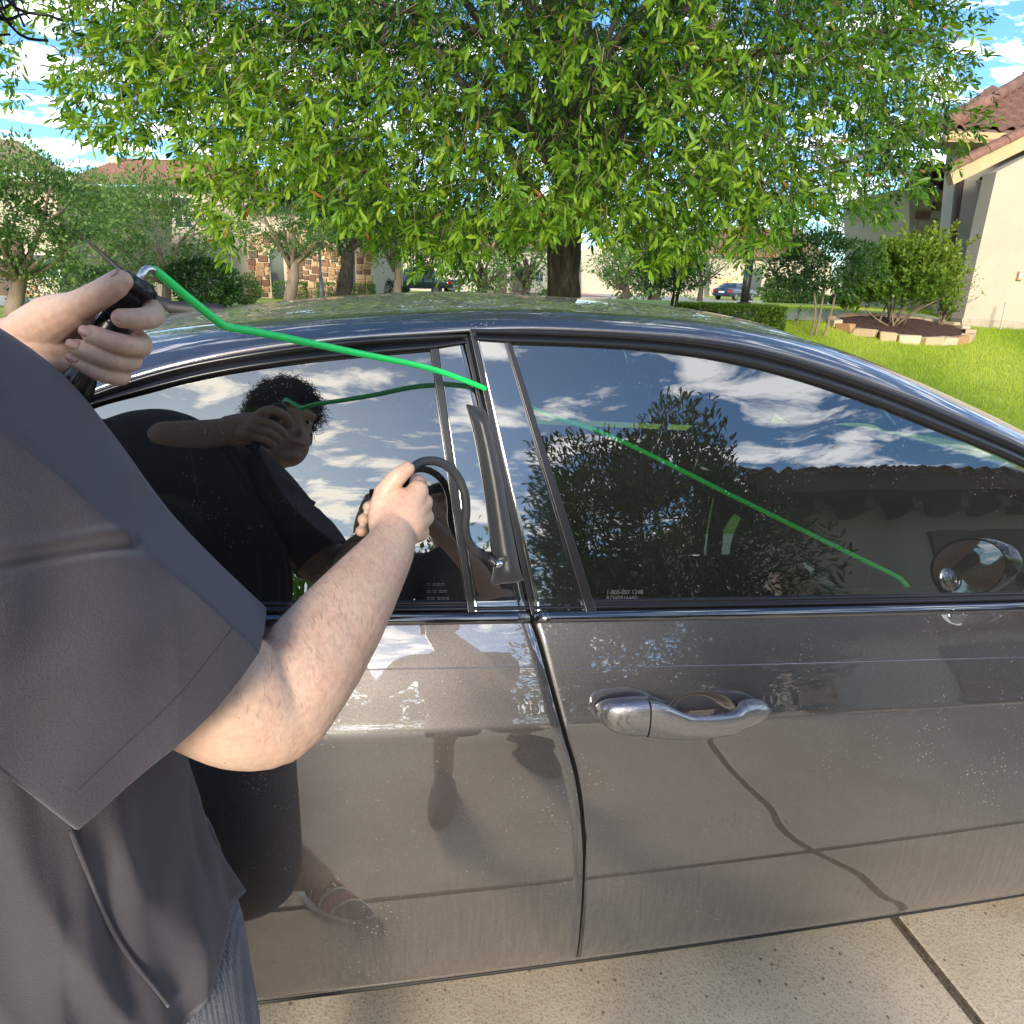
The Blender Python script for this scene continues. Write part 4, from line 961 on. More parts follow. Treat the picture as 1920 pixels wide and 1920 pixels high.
# ================================================================== HOUSES AND THINGS FAR OFF
def pplane(px, py, D): return fp(px, py, D)
def wall_poly(name, pts, D, thick, m, par):
    P = [pplane(x, y, D) for x, y in pts]; mb = MB(); mb.prism(P, HF*thick); return mb.build(name, m, par)
def wbox(name, D, x0, y0, x1, y1, m, par, proud=.03, deep=.05):
    """a box standing proud of an upright plane, given by two image corners"""
    a = pplane(x0, y1, D-proud); b = pplane(x1, y1, D-proud); b[2] = a[2]; c = pplane(x0, y0, D-proud); h = c[2]-a[2]
    P = [a, b, b+[0, 0, h], a+[0, 0, h]]; mb = MB(); mb.prism(P, HF*(proud+deep)); return mb.build(name, m, par)
def window(par, D, x0, y0, x1, y1, nx=2, ny=3, mframe=None):
    f = wbox('window', D, x0, y0, x1, y1, M_dark, par, .02, .02)
    mb = MB(); a = pplane(x0, y1, D-.06); b = pplane(x1, y1, D-.06); b[2] = a[2]; h = pplane(x0, y0, D-.06)[2]-a[2]; w_ = np.linalg.norm(b-a); u_ = (b-a)/w_; t = .05
    def bar(s0, s1, z0, z1, d=0): mb.prism([a+u_*s0+[0, 0, z0], a+u_*s1+[0, 0, z0], a+u_*s1+[0, 0, z1], a+u_*s0+[0, 0, z1]], HF*(.05+d))
    bar(-t, 0, -t, h+t); bar(w_, w_+t, -t, h+t); bar(0, w_, -t, 0); bar(0, w_, h, h+t)
    for i in range(1, nx): bar(w_*i/nx-.015, w_*i/nx+.015, 0, h)
    for i in range(1, ny): bar(0, w_, h*i/ny-.012, h*i/ny+.012, -.01)
    mb.build('window_frame', mframe or M_frame, f); return f
def roof_slab(name, pe0, pe1, pr1, pr0, m, par, pitch=.28, amp=.045, rows=None, th=.05):
    """tiled slope between an eave line and a ridge line with rolled tiles in real relief"""
    A = np.array([pe0, pe1, pr1, pr0]); W = np.linalg.norm(A[1]-A[0]); H = np.linalg.norm((A[3]+A[2]-A[0]-A[1])/2)
    nu = min(int(W/pitch)*6+1, 420); nv = max(int(H/.34), 2); up = np.cross(A[1]-A[0], A[3]-A[0]); up /= np.linalg.norm(up); up = up if up[2] > 0 else -up
    G = []
    for k in range(nv):
        for e in (0, 1):
            v = (k+e*.999)/nv; row = []
            u_ = np.linspace(0, 1, nu); x = u_*W/pitch*2*pi
            P = (A[0]*(1-u_)[:, None]+A[1]*u_[:, None])*(1-v)+(A[3]*(1-u_)[:, None]+A[2]*u_[:, None])*v
            G.append(P+up*((np.sin(x)*amp+th*(1-e)))[:, None])
    return grid(name, G, m, par, smooth=False)
# --- left: grey roofed two storey house
DA_ = 25.0
hA = empty('tiled_roof_house', fp(60, 555, DA_)*[1, 1, 0]+[0, 0, .3], 'two storey beige house with grey brown tile roof at the far left edge', 'house')
wall_poly('wall', [(-260, 575), (112, 575), (109, 330), (-260, 330)], DA_, 8, M_stucco, hA)
e0, e1 = fp(-260, 300, DA_-.9), fp(136, 330, DA_-.9); r1, r0 = fp(20, 262, DA_+3.5), fp(-260, 190, DA_+3.5)
e0[2] = e1[2] = fp(100, 330, DA_-.9)[2]; rz = fp(0, 262, DA_+3.5)[2]; r0[2] = r1[2] = rz
roof_slab('roof', e0, e1, r1, r0, M_tileg, hA)
eb = fp(136, 330, DA_+8.5); eb[2] = e1[2]; roof_slab('roof_hip', e1, eb, r1+HF*.1, r1, M_tileg, hA)
mb = MB(); mb.prism([e0-[0, 0, .16], e1-[0, 0, .16], e1-[0, 0, .0], e0-[0, 0, .0]], HF*.12); mb.prism([e0-[0, 0, .14], e1-[0, 0, .14], e1-[0, 0, .1], e0-[0, 0, .1]], HF*9); mb.build('gutter', M_stucco2, hA)
window(hA, DA_, 64, 478, 112, 520, 2, 2); wbox('meter_box', DA_, 50, 500, 66, 515, M_frame, hA, .12)
M_brown = mat('brown boarding', (.10, .06, .045), .7)
wbox('shutter', DA_, -6, 485, 26, 560, M_brown, hA, .05)
for k in range(4):
    for j in range(5): wbox('stone', DA_, 22+12*k+(j % 2)*4, 512+11*j, 32.5+12*k+(j % 2)*4, 521.5+11*j, M_st[(k+j) % 3], hA, .08)
# --- left middle: cream house with low tiled hip and arched stone porch
DB = 37.0
hB = empty('stone_porch_house', fp(400, 550, DB)*[1, 1, 0]+[0, 0, .2], 'cream two storey house with an arched stone facade behind the lamp post', 'house')
wall_poly('wall', [(122, 560), (470, 560), (470, 345), (122, 352)], DB, 9, M_stucco, hB)
wall_poly('wing_wall', [(465, 560), (702, 560), (702, 385), (465, 385)], DB-.6, 9, M_stucco, hB)
ez = fp(300, 350, DB-.8)[2]; rz = fp(300, 300, DB+5)[2]
def P4(x0, x1, xr0, xr1, D0, D1, ez, rz):
    a, b, c, d = fp(x0, 340, D0), fp(x1, 340, D0), fp(xr1, 300, D1), fp(xr0, 300, D1); a[2] = b[2] = ez; c[2] = d[2] = rz; return a, b, c, d
roof_slab('roof', *P4(105, 500, 230, 480, DB-.8, DB+5, ez, rz), M_tile, hB)
ez2 = fp(560, 395, DB-1.4)[2]; roof_slab('wing_roof', *P4(450, 720, 520, 690, DB-1.4, DB+4, ez2, ez2+1.6), M_tile, hB)
wbox('chimney', DB+4, 204, 293, 226, 330, M_stucco, hB, .3, .6)
window(hB, DB, 182, 355, 214, 432, 2, 4); window(hB, DB, 225, 470, 240, 510, 1, 3); window(hB, DB, 330, 370, 360, 425, 2, 3)
# low fence beside it: every paling its own board
fc = empty('paling_fence', fp(300, 545, 30)*[1, 1, 0]+[0, 0, .3], 'weathered grey paling fence section behind the small tree', 'fence')
M_pale = mat('weathered paling', (.34, .30, .25), .9, var=.2, vscale=4)
for k in range(11): wbox('paling', 30.0, 276+7.2*k, 506, 282.4+7.2*k, 562, M_pale, fc, .02, .01)
wbox('rail', 30.0, 276, 515, 356, 518, M_pale, fc, .0, .06); wbox('rail', 30.0, 276, 550, 356, 553, M_pale, fc, .0, .06)
# stone facade: the stones are pieces of their own, mortar behind them
DS = DB-1.3
M_mort = mat('pale mortar', (.50, .42, .30), .95, bump=.3, bscale=30)
ston = [colmix('facade stone', [(.3, c), (.7, tuple(np.array(c)*1.35))], 3, .9, bump=.5) for c in ((.13, .065, .04), (.20, .105, .055), (.28, .17, .085), (.36, .25, .14), (.11, .07, .05))]
facade = empty('stone_facade', fp(590, 550, DS)*[1, 1, 0]+[0, 0, .2], parent=hB)
wall_poly('mortar_wall', [(466, 562), (700, 562), (700, 418), (600, 400), (540, 428), (466, 440)], DS, .65, M_mort, facade)
sme = []
for c in ston:
    for q in range(2):
        mb = MB(); mb.box((-.5, -.5, -.5), (.5, .5, .5)); v = np.array(mb.v); v[v[:, 1] < 0] *= [.9, 1, .9]; v += RNG.normal(size=(8, 3))*.03
        me = bpy.data.meshes.new('stone'); me.from_pydata([tuple(p) for p in v], [], mb.f); me.materials.append(c); sme.append(me)
rs = np.random.default_rng(11); occ = np.zeros((200, 260), bool); scnt = 0; holes = [(508, 462, 538, 562), (646, 462, 668, 548)]
for h in holes: occ[max(0, h[1]-400):h[3]-400, h[0]-460:h[2]-460] = True
for yy in range(12, 158, 2):
    for xx in range(6, 240, 2):
        for sw, sh_ in ((rs.integers(12, 20), rs.integers(9, 15)), (12, 9), (8, 8)):
            if scnt > 290 or yy+sh_ > 160 or xx+sw > 240 or occ[yy:yy+sh_, xx:xx+sw].any(): continue
            lim = np.interp(xx+460, [460, 540, 600, 700], [442, 428, 402, 420])
            if yy+400 < lim: continue
            occ[yy:yy+sh_, xx:xx+sw] = True
            a = fp(460+xx+.7, 400+yy+sh_-.7, DS); b = fp(460+xx+sw-.7, 400+yy+.7, DS); c = (a+b)/2-HF*.03; wd_ = abs((b-a)@HR); ht = b[2]-a[2]
            o = bpy.data.objects.new('stone', sme[rs.integers(10)]); COL.objects.link(o); o.parent = facade; o.location = tuple(c-wloc(facade)); o.rotation_euler = (0, 0, -YAW); o.scale = (wd_, .16, ht); scnt += 1; break
# arched doorway and narrow window
ap = [fp(511, 560, DS-.03), fp(536, 560, DS-.03)]; tz = fp(523, 480, DS)[2]; wd_ = np.linalg.norm(ap[1]-ap[0]); cc = (ap[0]+ap[1])/2; cc[2] = tz
mb = MB(); mb.prism([ap[0], ap[1]]+[cc+HR*wd_/2*cos(t)+np.array([0, 0, wd_/2*sin(t)]) for t in np.linspace(0, pi, 12)], HF*.1); mb.build('arched_doorway', M_dark, hB)
window(hB, DS, 649, 466, 665, 544, 1, 5, M_iron)
# --- cream garages in the distance
DC = 66.0
hC = empty('cream_garage_house', fp(880, 546, DC)*[1, 1, 0], 'long cream house with dark garage doors seen under the oak', 'house')
wall_poly('wall', [(700, 549), (1052, 549), (1052, 462), (700, 462)], DC, 10, M_stucco2, hC)
roof_slab('roof', *P4(690, 1062, 760, 1000, DC-1, DC+6, fp(880, 463, DC-1)[2], fp(880, 463, DC-1)[2]+3), M_tile, hC)
for x0, x1 in ((704, 734), (928, 950), (956, 986)):
    d = wbox('garage_door', DC, x0, 502, x1, 548, M_door, hC, .05)
    for k in range(4): wbox('door_panel', DC, x0+1.5, 504+11*k, x1-1.5, 512+11*k, M_door, d, .12, -.05)
window(hC, DC, 1004, 510, 1018, 528, 2, 2)
DD = 84.0
hD = empty('distant_peach_house', fp(1390, 552, DD)*[1, 1, 0], 'distant peach house with arched entry behind the dark blue sedan', 'house')
wall_poly('wall', [(1330, 556), (1560, 556), (1560, 480), (1330, 480)], DD, 10, M_stucco, hD)
roof_slab('roof', *P4(1310, 1580, 1370, 1520, DD-1, DD+6, fp(1400, 482, DD-1)[2], fp(1400, 482, DD-1)[2]+3.5), M_tile, hD)
wbox('garage_door', DD, 1343, 520, 1372, 552, M_fascia, hD, .05)
ap = [fp(1405, 556, DD-.2), fp(1424, 556, DD-.2)]; wd_ = np.linalg.norm(ap[1]-ap[0]); cc = (ap[0]+ap[1])/2; cc[2] = fp(1414, 512, DD)[2]
mb = MB(); mb.prism([ap[0], ap[1]]+[cc+HR*wd_/2*cos(t)+np.array([0, 0, wd_/2*sin(t)]) for t in np.linspace(0, pi, 12)], HF*.2); mb.build('arched_entry', M_dark, hD)
DE = 60.0
hE = empty('peach_gable_house', fp(1200, 548, DE)*[1, 1, 0], 'peach walled house glimpsed between the oak trunk and the young tree', 'house')
wall_poly('wall', [(1090, 552), (1320, 558), (1320, 470), (1200, 430), (1090, 470)], DE+14, 9, M_stucco, hE)
window(hE, DE+14, 1130, 500, 1150, 525, 2, 2)
# --- right: near cream house
DR = float((gp(1815, 612)-CAM)@HF)
hR = empty('near_cream_house', fp(1860, 612, DR)*[1, 1, 0]+[0, 0, 1.0], 'cream stucco house with terracotta tile roof at the right edge', 'house')
wall_poly('gable_wall', [(1806, 598), (2500, 640), (2500, 40), (1920, 296), (1869, 322)], DR, .3, M_stucco, hR)
wall_poly('foundation', [(1803, 626), (2500, 680), (2500, 634), (1804, 597)], DR-.04, .3, M_found, hR)
# raking fascia and tiles up the gable
ra, rb = fp(1788, 346, DR-.12), fp(2150, 168, DR-.12); rd_ = (rb-ra)/np.linalg.norm(rb-ra); rn = np.cross(HF, rd_); rn = rn if rn[2] > 0 else -rn
ra = fp(1788, 346, DR-.12)
mb = MB(); mb.prism([ra, rb, rb+rn*.20, ra+rn*.20], HF*.14); mb.build('rake_fascia', M_fascia, hR)
L = np.linalg.norm(rb-ra); nT = int(L/.27)
tme = bpy.data.meshes.new('rake_tile'); mb = MB()
V = []; 
for z_ in (0, 1):
    for a in np.linspace(-.2, pi+.2, 9): V.append((z_*1.0, cos(a)*(.5-.06*z_), sin(a)*(.5-.06*z_)))
    for a in np.linspace(pi+.2, -.2, 9): V.append((z_*1.0, cos(a)*(.42-.06*z_), sin(a)*(.42-.06*z_)))
tf = [(i, (i+1) % 18, (i+1) % 18+18, i+18) for i in range(18)]+[tuple(range(18))[::-1], tuple(range(18, 36))]
tme.from_pydata(V, [], tf); tme.materials.append(M_tile)
for k in range(nT+1):
    o = bpy.data.objects.new('rake_tile', tme); COL.objects.link(o); o.parent = hR
    p = ra+rd_*(k*.27)+rn*.21+HF*.05; X_ = Vector(rd_); Y_ = Vector(HF); Z_ = X_.cross(Y_); Z_ = Z_ if Z_.z > 0 else -Z_
    o.matrix_local = Matrix.Translation(Vector(p-wloc(hR))) @ Matrix(((X_.x, Y_.x, Z_.x, 0), (X_.y, Y_.y, Z_.y, 0), (X_.z, Y_.z, Z_.z, 0), (0, 0, 0, 1))) @ Matrix.Diagonal((.31, .24, .20, 1))
# recessed wall, downspout and upper roof
DR2 = DR+1.6
wall_poly('recessed_wall', [(1762, 640), (1900, 640), (1930, 240), (1797, 258)], DR2, .3, M_stucco2, hR)
mb = MB(); a, b = fp(1764, 600, DR2-.10), fp(1803, 330, DR2-.10); mb.tube([a, b, b+HR*.06+[0, 0, .12]], .05, 8); mb.build('downspout', M_brown, hR, smooth=True)
mb = MB(); a, b = fp(1776, 246, DR2-.65), fp(2400, 250, DR2-.65); b[2] = a[2]; mb.prism([a-[0, 0, .14], b-[0, 0, .14], b, a], HF*.12); mb.prism([a-[0, 0, .13], b-[0, 0, .13], b-[0, 0, .09], a-[0, 0, .09]], HF*.7); mb.build('gutter', M_fascia, hR)
mb = MB(); p = fp(1892, 345, DR2-.5); 
for k in range(4): mb.tube([fp(1838+3*k, 335+9*k, DR2-.1), fp(1868, 333+9*k, DR2-.3)], .03, 6)
mb.build('scroll_bracket', M_iron, hR, smooth=True)
# individually laid roll tiles on the hip roof
ev0, ev1 = a+[0, 0, .03], b+[0, 0, .03]; rg0, rg1 = fp(1960, 120, DR2+2.6), fp(2400, 120, DR2+2.6); rgz = fp(1920, 152, DR2+2.2)[2]+.25; rg0[2] = rg1[2] = rgz
eu = (ev1-ev0)/np.linalg.norm(ev1-ev0); sl = rg0-ev0; sl = sl-eu*(sl@eu); SL = np.linalg.norm(sl); sl /= SL; nn_ = np.cross(eu, sl); nn_ = nn_ if nn_[2] > 0 else -nn_
tm = bpy.data.meshes.new('roof_tile'); V = []
for z_ in (0, 1):
    for x_ in np.linspace(-.5, .5, 9): V.append((x_, z_, .16*cos(x_*2*pi)+.16-.10*z_))
    for x_ in np.linspace(.5, -.5, 9): V.append((x_, z_, .16*cos(x_*2*pi)+.08-.10*z_))
tm.from_pydata(V, [], tf); tm.materials.append(M_tile); cnt = 0
hx0 = (rg0-ev0)@eu
for j in range(int(SL/.33)+1):
    for i in range(24):
        s0 = i*.27+.13; 
        if s0 < hx0*(j*.33/SL)-.1 or cnt > 285: continue
        p = ev0+eu*s0+sl*(j*.33-.04)+nn_*(.02+RNG.uniform(0, .008)); o = bpy.data.objects.new('roof_tile', tm); COL.objects.link(o); o.parent = hR; cnt += 1
        M3 = Matrix(((eu[0], sl[0], nn_[0], 0), (eu[1], sl[1], nn_[1], 0), (eu[2], sl[2], nn_[2], 0), (0, 0, 0, 1)))
        o.matrix_local = Matrix.Translation(Vector(p-wloc(hR))) @ M3 @ Matrix.Diagonal((.272, .37, .22, 1))
mb = MB(); mb.prism([ev0-nn_*.03, ev1-nn_*.03, rg1-nn_*.03, rg0-nn_*.03], nn_*.03); mb.prism([ev0-nn_*.03, rg0-nn_*.03, rg0+HF*3-[0, 0, .03], ev0+HF*6], nn_*.02); mb.build('roof_deck', M_tileg, hR)
mb = MB(); mb.tube([ev0+nn_*.08, rg0+nn_*.10], .11, 8); mb.build('hip_ridge', M_tile, hR, smooth=True)
# third, farther part with peach blocks and a lantern
DR3 = DR+4.5
wall_poly('rear_wall', [(1705, 620), (1800, 620), (1800, 350), (1705, 350)], DR3, 3, M_stucco, hR)
for k in range(5):
    for j in range(2): wbox('quoin', DR3, 1718+26*j+(k % 2)*6, 362+17*k, 1740+26*j+(k % 2)*6, 376+17*k, [M_stucco, M_fascia, M_tile][(k+j) % 3], hR, .05)
roof_slab('rear_roof', *P4(1695, 1800, 1720, 1800, DR3-.5, DR3+2, fp(1740, 358, DR3-.5)[2], fp(1740, 358, DR3-.5)[2]+.9), M_tile, hR)
lt_ = wbox('wall_lantern', DR3, 1738, 437, 1750, 458, M_iron, hR, .35, -.15); wbox('lantern_glass', DR3, 1740, 441, 1748, 455, M_frame, lt_, .37, -.3)
# outlet box, standpipe
ob = wbox('outlet_box', DR, 1908, 509, 1918, 525, mat('ochre outlet cover', (.55, .33, .16), .6), hR, .05)
wbox('outlet_face', DR, 1910.5, 512, 1916, 522, M_frame, ob, .07, -.04)
pp = gp(1874, 618); pp2 = fp(1886, 567, DR-.25); pv = empty('vent_pipe', pp, 'thin pale pipe leaning against the cream wall at the right', 'pipe'); mb = MB(); mb.tube([fp(1876, 618, DR-.35), pp2], .013, 8); mb.build('pipe', M_stucco2, pv, smooth=True)
# --- lamp posts
def lamp(name, bx, by, topx, topy, D, m, label):
    b = fp(bx, by, D); b[2] = hgt(b[0], b[1]); e = empty(name, b, label, 'street lamp', 'street lamps'); t = fp(topx, topy, D)
    H = 4.2; mb = MB(); mb.tube([b-[0, 0, .1], b+[0, 0, .9]], .085, 12); mb.tube([b+[0, 0, .9], b+[0, 0, 1.0], b+[0, 0, H]], [.07, .055, .045], 12); mb.build('post', m, e, smooth=True)
    mb = MB(); mb.tube([b+[0, 0, .0], b+[0, 0, .06]], .14, 12); mb.tube([b+[0, 0, 1.55], b+[0, 0, 1.6]], .07, 12); mb.build('collar', m, e, smooth=True)
    mb = MB(); c = b+[0, 0, H]; mb.tube([c, c+[0, 0, .08], c+[0, 0, .4], c+[0, 0, .55]], [.06, .12, .17, .03], 8); mb.build('lantern', m, e); return e
lamp('street_lamp', 604, 562, 588, 400, 29, M_grey, 'grey lamp post in front of the stone house')
lamp('street_lamp', 1391, 600, 1401, 415, 15.0, M_iron, 'slim black lamp post beside the far dark sedan')
# --- vehicles far away, built from one cross-section loft each
def vehicle(name, c, yaw, prof_, W, body_m, label, cat, cabin, wheels_, truck=False):
    e = empty(name, c, label, cat); cs, sn = cos(yaw), sin(yaw)
    def T(P): P = np.asarray(P, float); return np.stack([c[0]+P[:, 0]*cs-P[:, 1]*sn, c[1]+P[:, 0]*sn+P[:, 1]*cs, c[2]+P[:, 2]], 1)
    X, zb, zt = zip(*prof_); xs_ = np.linspace(X[0], X[-1], 44); zb_ = np.interp(xs_, X, zb); zt_ = pchip(X, zt)(xs_); G = []
    for x, a, b in zip(xs_, zb_, zt_):
        e_ = min(1, (min(x-X[0], X[-1]-x)/.35+.25)**.5) if True else 1; w_ = W/2*min(1, .82+.18*e_)
        G.append(T([(x, y, z) for y, z in ((-w_*.94, a), (-w_, a+(b-a)*.3), (-w_, a+(b-a)*.6), (-w_*.95, b-.06), (-w_*.85, b), (0, b+.02), (w_*.85, b), (w_*.95, b-.06), (w_, a+(b-a)*.6), (w_, a+(b-a)*.3), (w_*.94, a))]))
    Gm = np.array(G); Gm = np.concatenate([Gm[:1]*0+Gm[0].mean(0), Gm, Gm[:1]*0+Gm[-1].mean(0)]); grid('body', Gm, body_m, e, closed=True)
    X, zt = zip(*cabin); xs_ = np.linspace(X[0], X[-1], 26); zt_ = np.interp(xs_, X, zt); z0 = np.interp(xs_, [p[0] for p in prof_], [p[2] for p in prof_])-.02; G = []
    for x, b, a in zip(xs_, zt_, z0):
        w0 = W/2*.90; w1 = W/2*.72; b = max(b, a+.01); f_ = (b-a)/.55; w1 = w0-(w0-w1)*min(f_, 1)
        G.append(T([(x, -w0, a), (x, -(w0+w1)/2, (a+b)/2), (x, -w1, b-.03), (x, -w1*.85, b), (x, 0, b+.02), (x, w1*.85, b), (x, w1, b-.03), (x, (w0+w1)/2, (a+b)/2), (x, w0, a)]))
    gl_ = grid('greenhouse', G, M_dark, e)
    xr0, xr1 = [x for x, z in cabin if z > max(zt)-.12][0]+.05, [x for x, z in cabin if z > max(zt)-.12][-1]-.05; G = []
    for x in np.linspace(xr0, xr1, 10):
        b = np.interp(x, X, zt)+.012; w1 = W/2*.73; G.append(T([(x, -w1, b-.05), (x, -w1*.8, b), (x, 0, b+.02), (x, w1*.8, b), (x, w1, b-.05)]))
    grid('roof', G, body_m, e)
    for px_ in cabin[0][0]+.1, (xr0+xr1)/2, cabin[-1][0]-.1:
        for sd_ in (-1, 1):
            xt = np.clip(px_, xr0, xr1); mb = MB(); mb.tube(T([(px_, sd_*W/2*.91, z0.max()), (xt, sd_*W/2*.735, np.interp(xt, X, zt))]), .035, 6); mb.build('pillar', body_m, e, smooth=True)
    for x, r_ in wheels_:
        for sd_ in (-1, 1):
            G = T([(x+q*cos(a), sd_*(W/2+y), r_+q*sin(a)) for a in np.linspace(0, 2*pi, 25) for q, y in ((.02, -.03), (r_*.62, -.03), (r_*.68, -.01), (r_*.97, .0), (r_, -.04), (r_, -.2))]).reshape(25, 6, 3)
            w_ = grid('wheel', G, M_tyre, e); G = T([(x+q*cos(a), sd_*(W/2+.005), r_+q*sin(a)) for a in np.linspace(0, 2*pi, 25) for q in (.02, r_*.3, r_*.6)]).reshape(25, 3, 3); grid('rim', G, M_rim, w_)
    M_red = M_tail
    for sd_ in (-1, 1):
        mb = MB(); z_ = prof_[0][2]; P = T([(prof_[0][0]-.03, sd_*W/2*.93, z_-.34), (prof_[0][0]-.03, sd_*W/2*.70, z_-.30), (prof_[0][0]-.03, sd_*W/2*.70, z_-.14), (prof_[0][0]-.03, sd_*W/2*.93, z_-.08)]); dv = T([(1, 0, 0)])[0]-c; mb.prism([tuple(p) for p in P], tuple(dv*.2*np.array([1, 1, 0]))); mb.build('tail_light', M_red, e)
    mb = MB(); x0 = prof_[0][0]-.06; P = T([(x0, -.26, .62), (x0, .26, .62), (x0, .26, .76), (x0, -.26, .76)]); mb.prism([tuple(p) for p in P], tuple((T([(1, 0, 0)])[0]-c)*.05*np.array([1, 1, 0]))); mb.build('number_plate', M_frame, e)
    mb = MB(); P = T([(x0-.06, -W*.47, .42), (x0-.06, W*.47, .42), (x0-.06, W*.47, .58), (x0-.06, -W*.47, .58)]); mb.prism([tuple(p) for p in P], tuple((T([(1, 0, 0)])[0]-c)*.2*np.array([1, 1, 0]))); mb.build('bumper', M_chromed if truck else body_m, e)
    return e
M_tail = mat('red tail lamp', (.45, .01, .01), .15)
M_chromed = mat('dull chrome bumper', (.5, .5, .5), .25, 1)
M_tgreen = mat('dark green truck paint', (.018, .035, .032), .2, **{'Coat Weight': 1})
M_navy = mat('dark navy car paint', (.012, .02, .04), .15, **{'Coat Weight': 1})
ctr = fp(788, 545, 52); ctr[2] = .03+hgt(ctr[0], ctr[1])
vehicle('pickup_truck', ctr, radians(146), [(-2.9, .55, 1.12), (-1.0, .45, 1.12), (.8, .45, 1.14), (1.4, .45, 1.16), (2.7, .5, 1.08), (2.85, .55, .8)], 2.0, M_tgreen, 'dark green pickup truck parked facing away near the cream garages', 'truck', [(-.95, 1.1), (-.75, 1.86), (.55, 1.9), (1.25, 1.15)], [(-1.9, .40), (1.9, .40)], True)
cse = fp(1377, 562, 64); cse[2] = .03+hgt(cse[0], cse[1])
vehicle('blue_sedan', cse, radians(35), [(-2.4, .35, .98), (-1.6, .3, 1.0), (.9, .3, .98), (1.5, .3, .9), (2.2, .3, .76), (2.4, .35, .6)], 1.84, M_navy, 'dark navy sedan parked on the far street at the right', 'car', [(-1.9, .98), (-1.0, 1.42), (.1, 1.44), (1.1, .96)], [(-1.45, .33), (1.45, .33)])
# street sign pole beside the sedan
b = fp(1412, 558, 50); b[2] = hgt(b[0], b[1]); e = empty('sign_post', b, 'thin sign post standing right of the far sedan', 'sign'); mb = MB(); mb.tube([b, b+[0, 0, 2.1]], .03, 6); mb.build('pole', M_grey, e); mb = MB(); mb.box(b+[-.3, -.02, 1.9], b+[.3, .02, 2.1]); mb.build('sign_plate', M_grey, e)

# ================================================================== BEHIND THE CAMERA (seen mirrored in glass and paint)
hO = empty('garage_wing', (6.5, -4.6, 0), 'cream garage wing whose eave is mirrored in the front window', 'house')
def bx(name, lo, hi, m, par=None, bev=0):
    mb = MB(); mb.box(lo, hi); o = mb.build(name, m, par)
    if bev: mod(o, 'BEVEL', width=bev, segments=2)
    return o
bx('wall', (4.2, -12, 0), (13, -5.0, 2.5), M_stucco2, hO); bx('soffit', (3.6, -12, 2.5), (14, -4.42, 2.56), M_brown, hO); bx('fascia', (3.55, -4.44, 2.5), (14, -4.36, 2.74), M_brown, hO)
for k in range(9): bx('corbel', (4.4+k*.62, -5.0, 2.3), (4.52+k*.62, -4.5, 2.5), M_brown, hO)
roof_slab('roof', np.array([3.4, -4.3, 2.72]), np.array([14, -4.3, 2.72]), np.array([12, -9, 4.3]), np.array([7, -9, 4.3]), M_tile, hO)
bx('garage_door', (6.2, -5.01, 0), (10.8, -4.95, 2.1), M_door, hO)
for k in range(6): bx('quoin', (4.14, -5.07, .03+.41*k), (4.46+.14*(k % 2), -4.94, .42+.41*k), M_st[k % 3], hO, .01)
tr_ = empty('holly_tree', (2.2, -3.8, 0), 'dense dark leaved evergreen by the garage, mirrored in the front window', 'tree')
trunk('trunk', [np.array([2.2, -3.8, 0]), np.array([2.25, -3.8, .6]), np.array([2.2, -3.8, 1.8])], [.09, .07, .04], tr_)
o = blob('crown', np.array([2.2, -3.8, 1.75]), np.array([1.1, .9, 1.25]), 30000, .082, 'long', M_leafd, tr_, .45, .28, (0, 1)); tag(o, kind='stuff')
for k, (x, y, z, r_) in enumerate([(-9, -26, 4, 4.5), (-16, -22, 4, 4), (3, -30, 4, 5), (-3, -34, 4.5, 5), (14, -28, 4, 5), (-22, -12, 4, 4), (24, -20, 4, 5)]):
    t_ = empty('street_tree', (x, y, 0), ['broad tree behind the photographer, left of the straight line back from the car', 'broad tree behind the photographer, second from the left', 'tallest tree straight behind the photographer', 'dense tree behind the photographer in front of the low houses', 'tree behind the photographer beside the garage wing', 'tree far to the left behind the photographer', 'tree beyond the garage wing behind the photographer'][k], 'tree', 'street trees behind the photographer'); trunk('trunk', [np.array([x, y, 0.]), np.array([x+.1, y, 1.5]), np.array([x, y, 3.])], [.2, .16, .1], t_)
    tag(blob('crown', np.array([x, y, z*.95]), np.array([r_, r_, r_*.62]), 2600, .5, 'leaf', M_leafm, t_, .5, .3), kind='stuff')
for k, x in enumerate((-14, 6)):
    h_ = empty('street_house', (x, -38, 0), ['low cream house across the street to the left behind the photographer', 'low cream house across the street to the right behind the photographer'][k], 'house', 'houses across the street'); bx('wall', (x-7, -44, 0), (x+7, -38, 3), M_stucco, h_)
    roof_slab('roof', np.array([x-8, -37.3, 3.]), np.array([x+8, -37.3, 3.]), np.array([x+5, -42, 5.4]), np.array([x-5, -42, 5.4]), M_tileg, h_); bx('door', (x-.5, -38.05, 0), (x+.5, -37.97, 2.1), M_door, h_)
